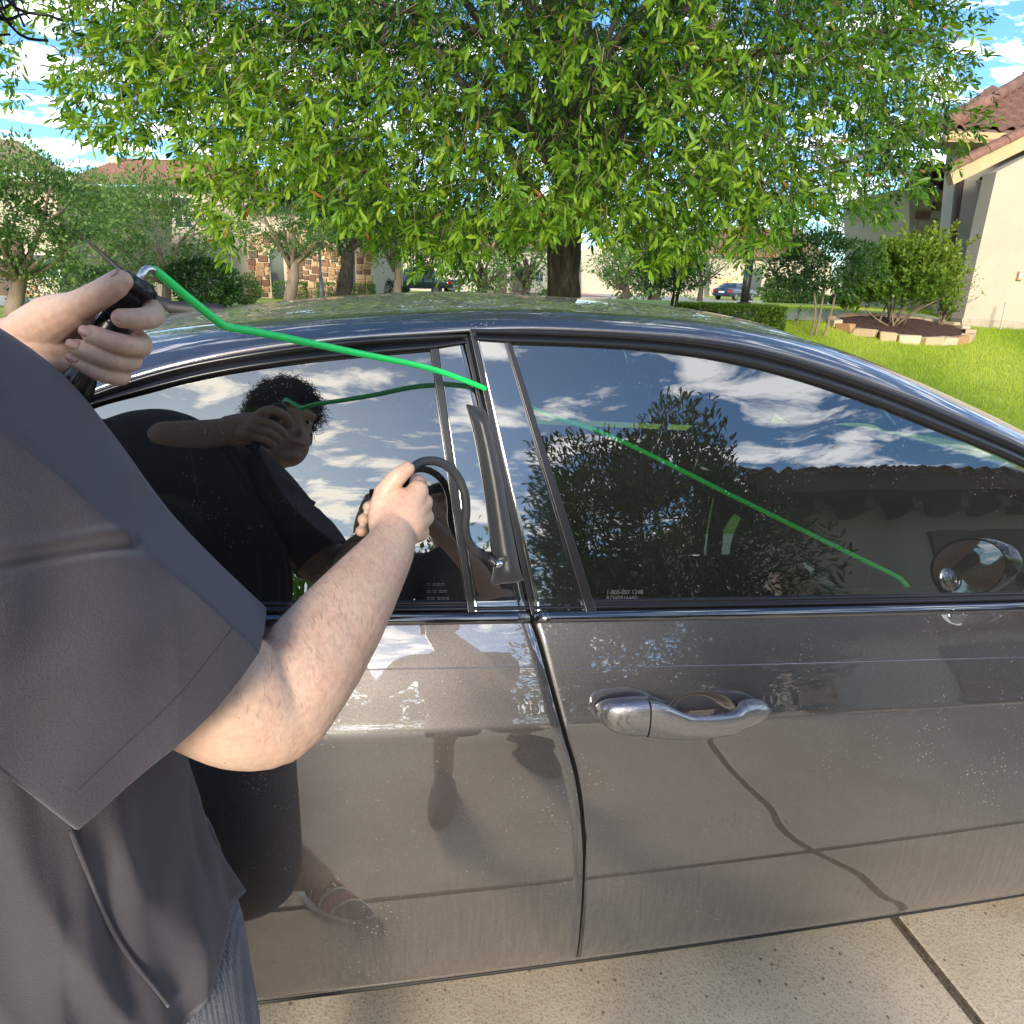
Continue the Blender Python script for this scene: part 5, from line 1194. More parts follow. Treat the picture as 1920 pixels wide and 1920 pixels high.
# ================================================================== PEOPLE AND TOOLS
def skin_mat(name, col, red):
    m = mat(name, col, .48); t = m.node_tree; b = t.nodes['Principled BSDF']; co = N(t, 'ShaderNodeTexCoord').outputs['Object']
    n1 = N(t, 'ShaderNodeTexNoise', i_Scale=22.0, i_Detail=5.0, i_Roughness=.6); t.links.new(co, n1.inputs['Vector'])
    n2 = N(t, 'ShaderNodeTexNoise', i_Scale=160.0, i_Detail=3.0); t.links.new(co, n2.inputs['Vector'])
    c = mixc(t, ramp(t, n1.outputs['Fac'], [(.36, 0), (.66, .9)]), col, red)
    c = mixc(t, 1.0, c, ramp(t, n2.outputs['Fac'], [(.3, .9), (.7, 1.08)]), 'MULTIPLY')
    v = N(t, 'ShaderNodeTexVoronoi', i_Scale=24.0); t.links.new(co, v.inputs['Vector']); c = mixc(t, math_(t, 'MULTIPLY', math_(t, 'LESS_THAN', v.outputs['Distance'], .026), .6), c, (.16, .07, .04))
    t.links.new(c, b.inputs['Base Color']); b.inputs['Subsurface Weight'].default_value = .12; b.inputs['Subsurface Radius'].default_value = (.012, .005, .003); b.inputs['Subsurface Scale'].default_value = 1.0
    n3 = N(t, 'ShaderNodeTexVoronoi', i_Scale=900.0); t.links.new(co, n3.inputs['Vector'])
    n4 = N(t, 'ShaderNodeTexNoise', i_Scale=45.0, i_Detail=2.0); t.links.new(co, n4.inputs['Vector'])
    hh = math_(t, 'ADD', math_(t, 'MULTIPLY', n4.outputs['Fac'], 2.2), math_(t, 'ADD', math_(t, 'MULTIPLY', n3.outputs['Distance'], .3), n2.outputs['Fac']))
    bp = N(t, 'ShaderNodeBump', i_Strength=.35, i_Distance=.0009); t.links.new(hh, bp.inputs['Height']); t.links.new(bp.outputs[0], b.inputs['Normal'])
    return m
M_skin = skin_mat('fair skin', (.56, .39, .285), (.57, .34, .25))
M_nail = mat('fingernail', (.52, .30, .24), .38, **{'Coat Weight': .15})
def cloth_mat(name, col, scale=1.0, sheen=.3):
    m = mat(name, col, .82); t = m.node_tree; b = t.nodes['Principled BSDF']; co = N(t, 'ShaderNodeTexCoord').outputs['Object']
    n1 = N(t, 'ShaderNodeTexNoise', i_Scale=700.0*scale, i_Detail=3.0, i_Roughness=.8); t.links.new(co, n1.inputs['Vector'])
    n2 = N(t, 'ShaderNodeTexNoise', i_Scale=6.0, i_Detail=4.0); t.links.new(co, n2.inputs['Vector'])
    c = mixc(t, 1.0, col, ramp(t, n1.outputs['Fac'], [(.3, .72), (.7, 1.3)]), 'MULTIPLY'); c = mixc(t, 1.0, c, ramp(t, n2.outputs['Fac'], [(.3, .88), (.7, 1.12)]), 'MULTIPLY')
    t.links.new(c, b.inputs['Base Color']); b.inputs['Sheen Weight'].default_value = sheen; b.inputs['Sheen Roughness'].default_value = .4
    hh = math_(t, 'ADD', math_(t, 'MULTIPLY', n1.outputs['Fac'], .45), n2.outputs['Fac'])
    bp = N(t, 'ShaderNodeBump', i_Strength=.5, i_Distance=.006); t.links.new(hh, bp.inputs['Height']); t.links.new(bp.outputs[0], b.inputs['Normal']); return m
M_shirt = cloth_mat('charcoal shirt cloth', (.046, .038, .049))
def shorts_mat():
    m = cloth_mat('patterned navy knit', (.03, .035, .05)); t = m.node_tree; b = t.nodes['Principled BSDF']; co = N(t, 'ShaderNodeTexCoord').outputs['Object']
    w1 = N(t, 'ShaderNodeTexVoronoi', i_Scale=210.0, i_Randomness=.15); t.links.new(co, w1.inputs['Vector'])
    n2 = N(t, 'ShaderNodeTexNoise', i_Scale=16.0, i_Detail=5.0); t.links.new(co, n2.inputs['Vector'])
    f = math_(t, 'LESS_THAN', w1.outputs['Distance'], math_(t, 'ADD', .30, math_(t, 'MULTIPLY', n2.outputs['Fac'], .3)))
    t.links.new(mixc(t, f, (.13, .14, .17), mixc(t, n2.outputs['Fac'], (.012, .016, .03), (.04, .05, .08))), b.inputs['Base Color']); return m
M_shorts = shorts_mat()
M_hair = mat('black curly hair', (.008, .006, .005), .35)
M_armhair = mat('brown arm hair', (.10, .065, .04), .5)
M_sole = mat('white shoe sole', (.7, .68, .62), .6)
M_shoe = mat('dark knitted shoe', (.03, .03, .035), .8, var=.3, vscale=60)
M_red = mat('maroon shoe band', (.30, .04, .05), .7); M_tan = mat('tan shoe stripe', (.75, .66, .5), .6)

def cap_tube(P, R, k=14, n=None, flat=None):
    """closed tube with round ends along a smooth path; flat=(dir, s) squeezes it along dir"""
    P = np.asarray(P, float); R = np.asarray(R, float)
    n = n or max(6, 5*len(P)); t0 = np.r_[0, np.cumsum(np.linalg.norm(np.diff(P, axis=0), axis=1)**.6)]; Q = spline(P, n)
    tr_ = np.linspace(0, t0[-1], n); rr = np.interp(tr_, t0, R); T = np.gradient(Q, axis=0); T /= np.linalg.norm(T, axis=1)[:, None]
    C_, rad = [], []
    for a in (1.35, 1.0, .6, .25): C_.append(Q[0]-T[0]*rr[0]*sin(a)); rad.append(rr[0]*cos(a))
    for i in range(n): C_.append(Q[i]); rad.append(rr[i])
    for a in (.25, .6, 1.0, 1.35): C_.append(Q[-1]+T[-1]*rr[-1]*sin(a)); rad.append(rr[-1]*cos(a))
    V, F_ = tube_vf(C_, rad, k, True); V = np.array(V)
    if flat is not None:
        d, s = flat; d = d/np.linalg.norm(d); Cc = np.repeat(np.array(C_), k, 0); o_ = V-Cc; V = V-(o_@d)[:, None]*d*(1-s)
    return V, F_
def ellipsoid(c, ax, k=18, m=12):
    """ax: three axis vectors"""
    V = []; 
    for i in range(m+1):
        a = pi*i/m
        for j in range(k): b = 2*pi*j/k; V.append(np.asarray(c)+ax[2]*cos(a)+ax[0]*sin(a)*cos(b)+ax[1]*sin(a)*sin(b))
    return np.array(V), [tuple(q) for q in gfaces(m+1, k, True)]
def fuse(pieces, voxel, smooth=4, fac=.5):
    """one continuous surface from overlapping closed pieces"""
    V = []; F_ = []; 
    for v, f in pieces: o = len(V); V += [tuple(p) for p in v]; F_ += [tuple(i+o for i in q) for q in f]
    me = bpy.data.meshes.new('tmp'); me.from_pydata(V, [], F_); me.update(); bm = bmesh.new(); bm.from_mesh(me); bmesh.ops.remove_doubles(bm, verts=bm.verts, dist=1e-6); bmesh.ops.recalc_face_normals(bm, faces=bm.faces); bm.to_mesh(me); bm.free()
    o = bpy.data.objects.new('tmp', me); COL.objects.link(o)
    r = mod(o, 'REMESH'); r.mode = 'VOXEL'; r.voxel_size = voxel; r.adaptivity = 0
    s = mod(o, 'SMOOTH'); s.iterations = smooth; s.factor = fac
    dg = bpy.context.evaluated_depsgraph_get(); m2 = bpy.data.meshes.new_from_object(o.evaluated_get(dg)); bpy.data.objects.remove(o)
    n = len(m2.vertices); v = np.zeros(n*3); m2.vertices.foreach_get('co', v); v = v.reshape(-1, 3)
    f = [tuple(p.vertices) for p in m2.polygons]; bpy.data.meshes.remove(m2); return v, f
def joinvf(*vf):
    V = []; F_ = []
    for v, f in vf: o = len(V); V += [tuple(p) for p in v]; F_ += [tuple(i+o for i in q) for q in f]
    return np.array(V), F_
A = lambda *q: atd(*q)

# ------------------------------------------------------------------ the worker
worker = empty('person', (-.42, -.52, 0), 'person in charcoal shirt and patterned shorts working a green rod into the car door', 'person')
# left hand (upper one) round the black grip
lw = A(38, 655, .575)
L_elb = lw-HR*.235-HF*.03+np.array([0, 0, -.075]); R_sh = A(-130, 860, .46); L_sh = R_sh-HR*.34+HF*.04+np.array([0, 0, .0])
K = 2327.
lh = []
lh.append(cap_tube([lw-HR*.10+[0, 0, -.02], lw, A(90, 640, .577)], [.031, .0275, .029], 20, flat=(FW, .82)))
for (x, y, d, r) in ((196, 604, .592, .0135), (190, 628, .600, .0135), (178, 652, .602, .013), (160, 676, .598, .0125)):
    lh.append(cap_tube([A(60, 645+(y-640)*.35, .577), A((60+x)/2, (650+y)/2, .584), A(x, y, d)], [.022, .019, r], 16))
lh.append(cap_tube([A(55, 672, .578), A(95, 684, .575), A(128, 686, .578)], [.020, .0185, .013], 16))             # heel
lh.append(cap_tube([A(60, 628, .573), A(105, 600, .562), A(140, 583, .550)], [.0215, .0205, .0150], 16))            # ball of the thumb
lh.append(cap_tube([A(128, 588, .553), A(163, 566, .541), A(197, 547, .535), A(220, 532, .533), A(229, 526, .533)], [.0148, .0112, .0104, .0098, .0080], 18))
lh.append(cap_tube([A(196, 604, .595), A(240, 580, .602), A(272, 574, .588), A(287, 592, .566), A(262, 598, .550), A(228, 597, .543)], [.0105, .0095, .0095, .0093, .0088, .0078], 16))
lh.append(cap_tube([A(190, 628, .602), A(228, 632, .606), A(254, 634, .59), A(262, 650, .567), A(225, 645, .547), A(172, 627, .541)], [.0105, .0092, .0092, .0090, .0088, .0076], 16))
lh.append(cap_tube([A(178, 652, .604), A(215, 660, .606), A(240, 664, .59), A(243, 679, .568), A(205, 673, .551), A(146, 652, .545)], [.010, .0086, .0084, .0083, .0082, .0072], 16))
lh.append(cap_tube([A(160, 676, .600), A(198, 690, .60), A(221, 694, .587), A(224, 707, .568), A(190, 700, .556), A(144, 677, .551)], [.0092, .0076, .0075, .0074, .0073, .0064], 16))
LHV = fuse(lh, .0013, 5); KS = 1.15
near_scale = lambda V: CAM+(np.asarray(V, float)-CAM)*KS
LHV = (near_scale(LHV[0]), LHV[1]); lw0 = lw; lw = near_scale(lw)
# right arm and hand: elbow, forearm, back of the hand, fingers round the pump bulb
ra_ = []
ra_.append(cap_tube([A(300, 1215, .60), A(400, 1290, .605), A(470, 1330, .618), A(516, 1334, .632), A(556, 1280, .652), A(592, 1228, .68), A(642, 1158, .725), A(692, 1086, .785), A(733, 1022, .845), A(742, 990, .868)], [.060, .058, .0535, .0480, .0505, .0510, .0470, .0395, .0305, .024], 26, n=50))
ra_.append(cap_tube([A(440, 1360, .61), A(500, 1385, .618), A(532, 1392, .63)], [.036, .028, .020], 16))                   # point of the elbow
ra_.append(cap_tube([A(733, 1022, .850), A(741, 985, .872), A(750, 955, .885)], [.0300, .030, .029], 22, flat=(FW, .62)))
MC = [(783, 921, .897), (792, 943, .905), (795, 970, .908), (787, 998, .902)]
for i, (x, y, d) in enumerate(MC): ra_.append(cap_tube([A(742, 1006, .862), A((742+x)/2, (998+y)/2, .876), A(x, y, d)], [.022, .0190, .0150-.0006*i], 16))
ra_.append(cap_tube([A(726, 1010, .862), A(714, 965, .878), A(722, 925, .884)], [.020, .0165, .0150], 16))
ra_.append(cap_tube([A(722, 925, .884), A(736, 905, .882), A(750, 890, .882), A(765, 879, .888)], [.0152, .0128, .0118, .0095], 16))
ra_.append(cap_tube([A(783, 921, .897), A(785, 905, .925), A(770, 902, .95), A(748, 908, .945)], [.0128, .0108, .0095, .0082], 14))
ra_.append(cap_tube([A(792, 943, .905), A(796, 940, .94), A(760, 942, .975), A(708, 946, .955), A(691, 951, .925)], [.0125, .0105, .0098, .0092, .0084], 14))
ra_.append(cap_tube([A(795, 970, .908), A(798, 970, .94), A(760, 972, .978), A(698, 970, .952), A(681, 974, .92)], [.012, .010, .0095, .0090, .0082], 14))
ra_.append(cap_tube([A(787, 998, .902), A(790, 999, .932), A(755, 998, .965), A(694, 994, .945), A(676, 996, .915)], [.011, .009, .0088, .0083, .0076], 14))
RAV = fuse(ra_, .0017, 14)
TP = [(-60, 620, .60), (40, 760, .615), (200, 1050, .635), (290, 1250, .665), (325, 1400, .70), (347, 1500, .742), (376, 1600, .788), (412, 1675, .822), (446, 1748, .866)]
aa = np.array([.16, .19, .205, .205, .205, .205, .21, .215, .22]); bb = np.array([.07, .12, .15, .16, .165, .17, .175, .18, .185]); n = 70
Pr = spline(np.array([A(*q) for q in TP]), n); ai = np.interp(np.linspace(0, 1, n), np.linspace(0, 1, 9), aa); bi = np.interp(np.linspace(0, 1, n), np.linspace(0, 1, 9), bb); TC = Pr-HR*ai[:, None]-HF*(bi*.15)[:, None]
# head, neck, trunk, left arm, legs: the rest of the same body
hc = A(-590, 35, .28); fwd = HF*.94+HR*.34+np.array([0, 0, -.22]); fwd /= np.linalg.norm(fwd); sdv = np.cross(fwd, [0, 0, 1]); sdv /= np.linalg.norm(sdv); upv = np.cross(sdv, fwd)
def H(f, s, u_): return hc+fwd*f+sdv*s+upv*u_
neck = (R_sh+L_sh)/2+np.array([0, 0, .05])+HF*.03
def person_body(hc, H, fwd, sdv, upv, neck, R_sh, L_sh, hips, knees, ank, arms, trunk_=None):
    ps = [ellipsoid(H(-.01, 0, .03), (fwd*.098, sdv*.076, upv*.115)), ellipsoid(H(.025, 0, -.045), (fwd*.070, sdv*.060, upv*.078)),
          cap_tube([H(.085, 0, .02), H(.108, 0, -.022)], [.009, .015], 10), ellipsoid(H(.083, 0, -.062), (fwd*.018, sdv*.026, upv*.012)), ellipsoid(H(.070, 0, -.098), (fwd*.026, sdv*.026, upv*.022)),
          cap_tube([H(.074, -.05, .032), H(.086, 0, .034), H(.074, .05, .032)], [.012, .011, .012], 10)]
    for s in (-1, 1): ps.append(ellipsoid(H(-.01, s*.078, -.012), (fwd*.020, sdv*.010, upv*.032)))
    ps.append(cap_tube([H(-.03, 0, -.06), H(-.04, 0, -.13)*.5+neck*.5, neck-[0, 0, .05]], [.062, .058, .075], 18))
    mid = (R_sh+L_sh)/2; pel = (hips[0]+hips[1])/2
    ax = (R_sh-L_sh); ax[2] = 0; ax /= np.linalg.norm(ax); ay = np.array([-ax[1], ax[0], 0])
    for t, w_, dpt in ((0, .155, .10), (.25, .165, .115), (.5, .150, .11), (.75, .150, .11), (1, .165, .125)): ps.append(ellipsoid(mid*(1-t)+pel*t+[0, 0, -.06*(1-t)], (ax*w_, ay*dpt, np.array([0, 0, .14]))) if trunk_ is None else ellipsoid(trunk_(t), (HR*w_*.95, HF*dpt*.85, np.array([0, 0, .13]))))
    for s in (R_sh, L_sh): ps.append(cap_tube([mid+[0, 0, -.02], s-[0, 0, .02]], [.070, .055], 14))
    for h_, k_, a_ in zip(hips, knees, ank): ps.append(cap_tube([h_, (h_+k_)/2, k_, k_*.65+a_*.35, a_], [.092, .078, .056, .057, .036], 18, n=24))
    ps += arms; return fuse(ps, .008, 4)
hipsR = TC[-1]+HR*.09; hipsR[2] = .78; hipsL = hipsR-HR*.20; 
kn = [hipsR+HR*.02+HF*.02-[0, 0, .32], hipsL+HF*.02-[0, 0, .32]]; an = [np.array([-.23, -.66, .09]), np.array([-.52, -.60, .09])]
armsW = [cap_tube([R_sh, A(180, 1070, .565), A(330, 1230, .60)], [.050, .050, .054], 18), cap_tube([L_sh, L_elb-HR*.02, L_elb], [.060, .046, .044], 18), cap_tube([L_elb, L_elb*.55+lw*.45, lw-HR*.06+[0, 0, -.012]], [.044, .041, .029], 18)]
WB = person_body(hc, H, fwd, sdv, upv, neck, R_sh, L_sh, [hipsR, hipsL], kn, an, armsW, lambda t: TC[int(10+t*52)])
bv, bf = joinvf(LHV, RAV, WB)
body = mesh('body', bv, bf, M_skin, worker)
# nails
def nail(c, ld, n_, w_=.0046, l_=.0050, par=None, sc_k=True):
    ld = ld/np.linalg.norm(ld); n_ = n_-ld*(n_@ld); n_ /= np.linalg.norm(n_); s = np.cross(ld, n_); rows = []
    for u_ in np.linspace(-1, 1, 9):
        row = []
        for v in np.linspace(-1, 1, 9):
            x_ = u_*math.sqrt(max(1-v*v*.35, 0)); y_ = v*math.sqrt(max(1-u_*u_*.35, 0)); row.append(c+ld*l_*x_+s*w_*y_-n_*(.0022*y_*y_+.0012*max(x_, 0)**2))
        rows.append(row)
    o = grid('fingernail', near_scale(rows) if sc_k else rows, M_nail, par or worker); mod(o, 'SOLIDIFY', thickness=.0006); return o
toc = lambda p: (CAM-p)/np.linalg.norm(CAM-p)
for tip, bk, off, w_ in (((167, 625.5, .5405), (225, 645, .547), .0079, .0044), ((143, 650.5, .5445), (205, 673, .551), .0075, .0042), ((141, 675.5, .5505), (190, 700, .556), .0068, .0036), ((227, 597.5, .543), (262, 598, .550), .0080, .0044)):
    p = A(*tip); d = p-A(*bk); n_ = toc(p)*.9-RT*.35+UP*.25; n_ /= np.linalg.norm(n_); dn = d/np.linalg.norm(d); n_ -= dn*(n_@dn); n_ /= np.linalg.norm(n_); nail(p+n_*off+dn*.001, d, n_, w_)
p = A(222, 530, .533); n_ = toc(p)*.55-RT*.55+UP*.6; d = A(229, 526, .533)-A(197, 547, .535); d /= np.linalg.norm(d); n_ -= d*(n_@d); n_ /= np.linalg.norm(n_); nail(p+n_*.0093, d, n_, .0058, .0072)
p = A(763, 880, .887); n_ = toc(p)*.5+UP*.7; d = A(765, 879, .888)-A(750, 890, .882); d /= np.linalg.norm(d); n_ -= d*(n_@d); n_ /= np.linalg.norm(n_); nail(p+n_*.0098, d, n_, .0055, .0068, sc_k=False)
# eyes
for s in (-1, 1):
    v, f = ellipsoid(H(.070, s*.032, .012), (fwd*.013, sdv*.013, upv*.011)); e_ = mesh('eye', v, f, mat('eye white', (.7, .68, .65), .2), worker)
    v, f = ellipsoid(H(.080, s*.032, .012), (fwd*.0045, sdv*.006, upv*.006)); mesh('iris', v, f, M_hair, e_)
v, f = ellipsoid(H(.099, 0, -.062), (fwd*.004, sdv*.024, upv*.006)); mesh('lips', v, f, mat('lips', (.45, .18, .15), .4), worker)
# fine hair on the forearm, laid along the limb
rh = np.random.default_rng(8); V0 = np.array(RAV[0]); Fr = RAV[1]; idx = rh.choice(len(Fr), 6000); ctr_ = np.array([V0[list(Fr[i])].mean(0) for i in idx]); nr_ = np.array([np.cross(V0[Fr[i][2]]-V0[Fr[i][0]], V0[Fr[i][1]]-V0[Fr[i][3]]) for i in idx]); nr_ /= np.linalg.norm(nr_, axis=1)[:, None]+1e-12
axd = A(733, 1022, .845)-A(516, 1334, .632); axd /= np.linalg.norm(axd); mid_ = spline([A(400, 1290, .605), A(516, 1334, .632), A(642, 1158, .725), A(733, 1022, .845)], 40)
near_ = np.array([mid_[np.argmin(((mid_-c)**2).sum(1))] for c in ctr_]); nr_ *= np.sign(((ctr_-near_)*nr_).sum(1))[:, None]
tpar = (ctr_-A(516, 1334, .632))@axd; ok = (tpar > -.05) & (tpar < .27) & (rh.random(len(ctr_)) < .9); ctr_, nr_ = ctr_[ok], nr_[ok]
dr = axd*.45+np.cross(nr_, axd)*.75+nr_*.28+rh.normal(size=ctr_.shape)*.22; dr /= np.linalg.norm(dr, axis=1)[:, None]; Lh = rh.uniform(.004, .014, len(ctr_))[:, None]
sd2 = np.cross(dr, nr_); sd2 /= np.linalg.norm(sd2, axis=1)[:, None]; w_ = .00009
Vh = np.stack([ctr_+sd2*w_, ctr_-sd2*w_, ctr_+dr*Lh*.55+nr_*.0004+sd2*w_*.7, ctr_+dr*Lh*.55+nr_*.0004-sd2*w_*.7, ctr_+dr*Lh-nr_*.0004], 1).reshape(-1, 3)
Fh = (np.array([[0, 1, 3], [0, 3, 2], [2, 3, 4]])[None]+np.arange(len(ctr_))[:, None, None]*5).reshape(-1, 3)
tag(mesh('arm_hair', Vh, Fh, M_armhair, worker), kind='stuff')
# curls
def curls(parent, H, n, rng):
    mb = MB()
    v, f = ellipsoid(H(-.025, 0, .052), (fwd*.104, sdv*.086, upv*.106)); mb.add(v, f)
    for k in range(n):
        u_ = rng.normal(size=3); u_[2] = abs(u_[2])*.9-.25; u_ /= np.linalg.norm(u_)
        if u_[0] > .5 and u_[2] < .05: continue
        b0 = np.array([-.02+.10*u_[0], .082*u_[1], .05+.10*u_[2]]); t = np.linspace(0, 1, 16); r_ = rng.uniform(.005, .009); ln = rng.uniform(.010, .032); ph = rng.uniform(0, 6)
        a1 = np.cross(u_, [0, 0, 1.]) if abs(u_[2]) < .9 else np.array([1., 0, 0]); a1 /= np.linalg.norm(a1); a2 = np.cross(u_, a1); dro = rng.normal(size=3)*.3+[0, 0, -.35]
        P = [b0+u_*ln*s+dro*ln*s*s+r_*(a1*cos(ph+s*9)+a2*sin(ph+s*9))*min(1, s*3) for s in t]; mb.tube([H(*q) for q in P], np.linspace(.0013, .0006, 16), 4, False)
    return mb.build('hair', M_hair, parent, smooth=True)
curls(worker, H, 2600, np.random.default_rng(4))
# --- shirt: sleeve with its sharp upper fold, and the body of the shirt
SR = [(-200, 700, .40), (-30, 790, .425), (100, 880, .455), (190, 965, .48), (300, 1055, .505), (390, 1135, .53), (487, 1222, .558)]
SS = [(-150, 545, .50), (0, 615, .56), (130, 714, .63), (213, 815, .67), (320, 960, .70), (400, 1045, .71), (500, 1140, .705)]
SL_ = [(-520, 1050, .36), (-330, 1190, .375), (-160, 1320, .39), (-60, 1400, .41), (20, 1462, .43), (80, 1508, .445), (140, 1555, .462)]
SB = [(-420, 760, .64), (-250, 860, .66), (-100, 960, .69), (0, 1060, .72), (90, 1150, .73), (170, 1230, .735), (250, 1300, .73)]
nr = 170; curvs = [spline(np.array([A(*q) for q in c]), nr) for c in (SS, SR, SL_, SB)]
rows = []; rgf = np.random.default_rng(2)
for i in range(nr):
    s, r_, l, b = (c[i] for c in curvs); t = i/(nr-1); row = []
    n1 = np.cross(r_-s, curvs[1][min(i+1, nr-1)]-curvs[1][max(i-1, 0)]); n1 /= np.linalg.norm(n1); n1 = n1 if n1@toc(r_) > 0 else -n1
    for q in np.linspace(0, 1, 12)[:-1]: row.append(s*(1-q)+r_*q+n1*(.004*sin(pi*q)*(1-.6*t)-.004*math.exp(-((t-.60)/.05)**2)*sin(pi*q)+.008*math.exp(-((t-.50)/.05)**2)*sin(pi*q)))
    n2 = np.cross(l-r_, curvs[1][min(i+1, nr-1)]-curvs[1][max(i-1, 0)]); n2 /= np.linalg.norm(n2); n2 = n2 if n2@toc(r_) > 0 else -n2
    for q in np.linspace(0, 1, 110)[:-1]:
        w1 = t*1.6+q*.9
        dsp = .020*sin(pi*q)**.8+.006*math.exp(-((w1-.86-.10*q)/.035)**2)*(1-q)-.012*math.exp(-((w1-.94-.10*q)/.035)**2)*(1-q)+.0035*sin(9*q+5*t)*q+.0022*sin(16*t-7*q)+.005*(1-2*abs(sin(4.2*t-2.6*q+.4)))*q*(1-q)*2+.003*math.exp(-((t-.78+.25*q)/.06)**2)
        row.append(r_*(1-q)+l*q+n2*dsp)
    for q in np.linspace(0, 1, 18)[:-1]:
        row.append(l*(1-q)**2+2*(l*.25+b*.75)*q*(1-q)*1.0+s*q*q)
    rows.append(row)
GS = np.array(rows)
shirt = grid('shirt', GS, M_shirt, worker, closed=True); mod(shirt, 'SOLIDIFY', thickness=.0022, offset=-1)
# stitched hem line
iH = 151; st = spline(GS[iH, 12:110], 260); nst = []
mb = MB()
for k in range(0, 258, 2):
    p, q = st[k], st[k+1]; o_ = toc(p)*.0010; mb.tube([p+o_*.2, (p+q)/2+o_*1.3, q+o_*.2], .00042, 4)
mb.build('hem_stitching', mat('shirt thread', (.10, .09, .10), .7), shirt)
# torso
rows = []
for i in range(n):
    c = Pr[i]-HR*ai[i]-HF*bi[i]*.15; t = i/(n-1); row = []
    for th in np.linspace(0, 2*pi, 181)[:-1]:
        # long folds falling from the arm towards the hem
        rdg = lambda x: 1-2*abs(sin(x)); f = 1+.048*rdg(th*3.5+t*3.2+.6)*t+.028*rdg(th*6.5-t*4+1)*t**.7+.02*sin(th*7+t*5.5)*t+.012*sin(th*21+t*11)+.02*sin(t*16+th*4)*(t < .8)*(.8-t)
        cq, sq = np.sign(cos(th))*abs(cos(th))**.62, np.sign(sin(th))*abs(sin(th))**.62
        sq *= .72 if sq > 0 else 1
        row.append(c+HR*cq*ai[i]*f+HF*sq*bi[i]*f+np.array([0, 0, .010*sin(th*3+1)*t]))
    rows.append(row)
GT = np.array(rows); tor = grid('shirt_body', GT, M_shirt, shirt, closed=True); mod(tor, 'SOLIDIFY', thickness=.002, offset=-1)
# yoke and left sleeve of the same shirt
pc = [cap_tube([(R_sh+L_sh)/2+[0, 0, -.02], R_sh-[0, 0, .02]], [.085, .068], 14), ellipsoid(TC[10], (HR*.165, HF*.11, np.array([0, 0, .15]))), ellipsoid(TC[24], (HR*.165, HF*.115, np.array([0, 0, .15])))]
pc.append(cap_tube([L_sh*.7+R_sh*.3, L_sh, L_sh*.45+L_elb*.55], [.080, .074, .078], 18)); v, f = fuse(pc, .008, 4); mesh('shirt_yoke', v, f, M_shirt, shirt)
def torso_line(a, b):
    pj = np.stack(proj(GT.reshape(-1, 3)), 1).reshape(GT.shape[0], GT.shape[1], 2); dep = (GT-CAM)@FW; ij = []
    for q in (a, b):
        d = ((pj-np.array(q))**2).sum(-1)+np.where(dep < np.median(dep, 1)[:, None], 0, 9e4); ij.append(np.unravel_index(np.argmin(d), d.shape))
    (i0, k0), (i1, k1) = ij; k1 = k1 if abs(k1-k0) < 90 else (k1-180 if k1 > k0 else k1+180); P = []
    for t in np.linspace(0, 1, 60):
        i, k = i0+(i1-i0)*t, (k0+(k1-k0)*t) % 180; a0, b0 = int(i), int(k); p = GT[a0, b0]*(1-(k-b0))+GT[a0, (b0+1) % 180]*(k-b0); P.append(p+toc(p)*.0025)
    P = np.array(P); P[1:-1] = (P[2:]+P[:-2]+P[1:-1])/3; return P
# side seam with the vent above the hem
def on_torso_(px, py, off=.002):
    pj = np.stack(proj(GT.reshape(-1, 3)), 1); pj = pj.reshape(GT.shape[0], GT.shape[1], 2); d = ((pj-[px, py])**2).sum(-1); dep = (GT-CAM)@FW; d = d+np.where(dep < np.median(dep), 0, 4000)
    i, j = np.unravel_index(np.argmin(d), d.shape); return GT[i, j]+toc(GT[i, j])*off
sp2 = torso_line((138, 1560), (312, 1890)); mb = MB(); mb.tube(sp2, .0022, 6); mb.tube(sp2-HR*.007, .0008, 4)
mb.build('side_seam', M_shirt, shirt, smooth=True)
# shorts
def shorts(parent, hips, knees, m, r0=.115, hem=.60, name='shorts'):
    V = []; pcs = []
    mid = (hips[0]+hips[1])/2; pcs.append(ellipsoid(mid+[0, 0, .03], ((hips[0]-hips[1])/np.linalg.norm(hips[0]-hips[1])*.185, HF*.145, np.array([0, 0, .15]))))
    for h_, k_ in zip(hips, knees): pcs.append(cap_tube([h_+[0, 0, .02], h_*(1-hem)+k_*hem, h_*.05+k_*.95], [r0, r0*.98, r0*.95], 24, n=20))
    v, f = fuse(pcs, .008, 3); o = mesh(name, v, f, m, parent); return o
tgt = A(478, 1900, .93); hb_ = tgt-HR*.13; hW = [np.array([hb_[0], hb_[1]-.02, .66]), np.array([hb_[0], hb_[1]-.02, .66])-HR*.2]
shorts(worker, hW, [h_+HR*.01-[0, 0, .24] for h_ in hW], M_shorts, .125)
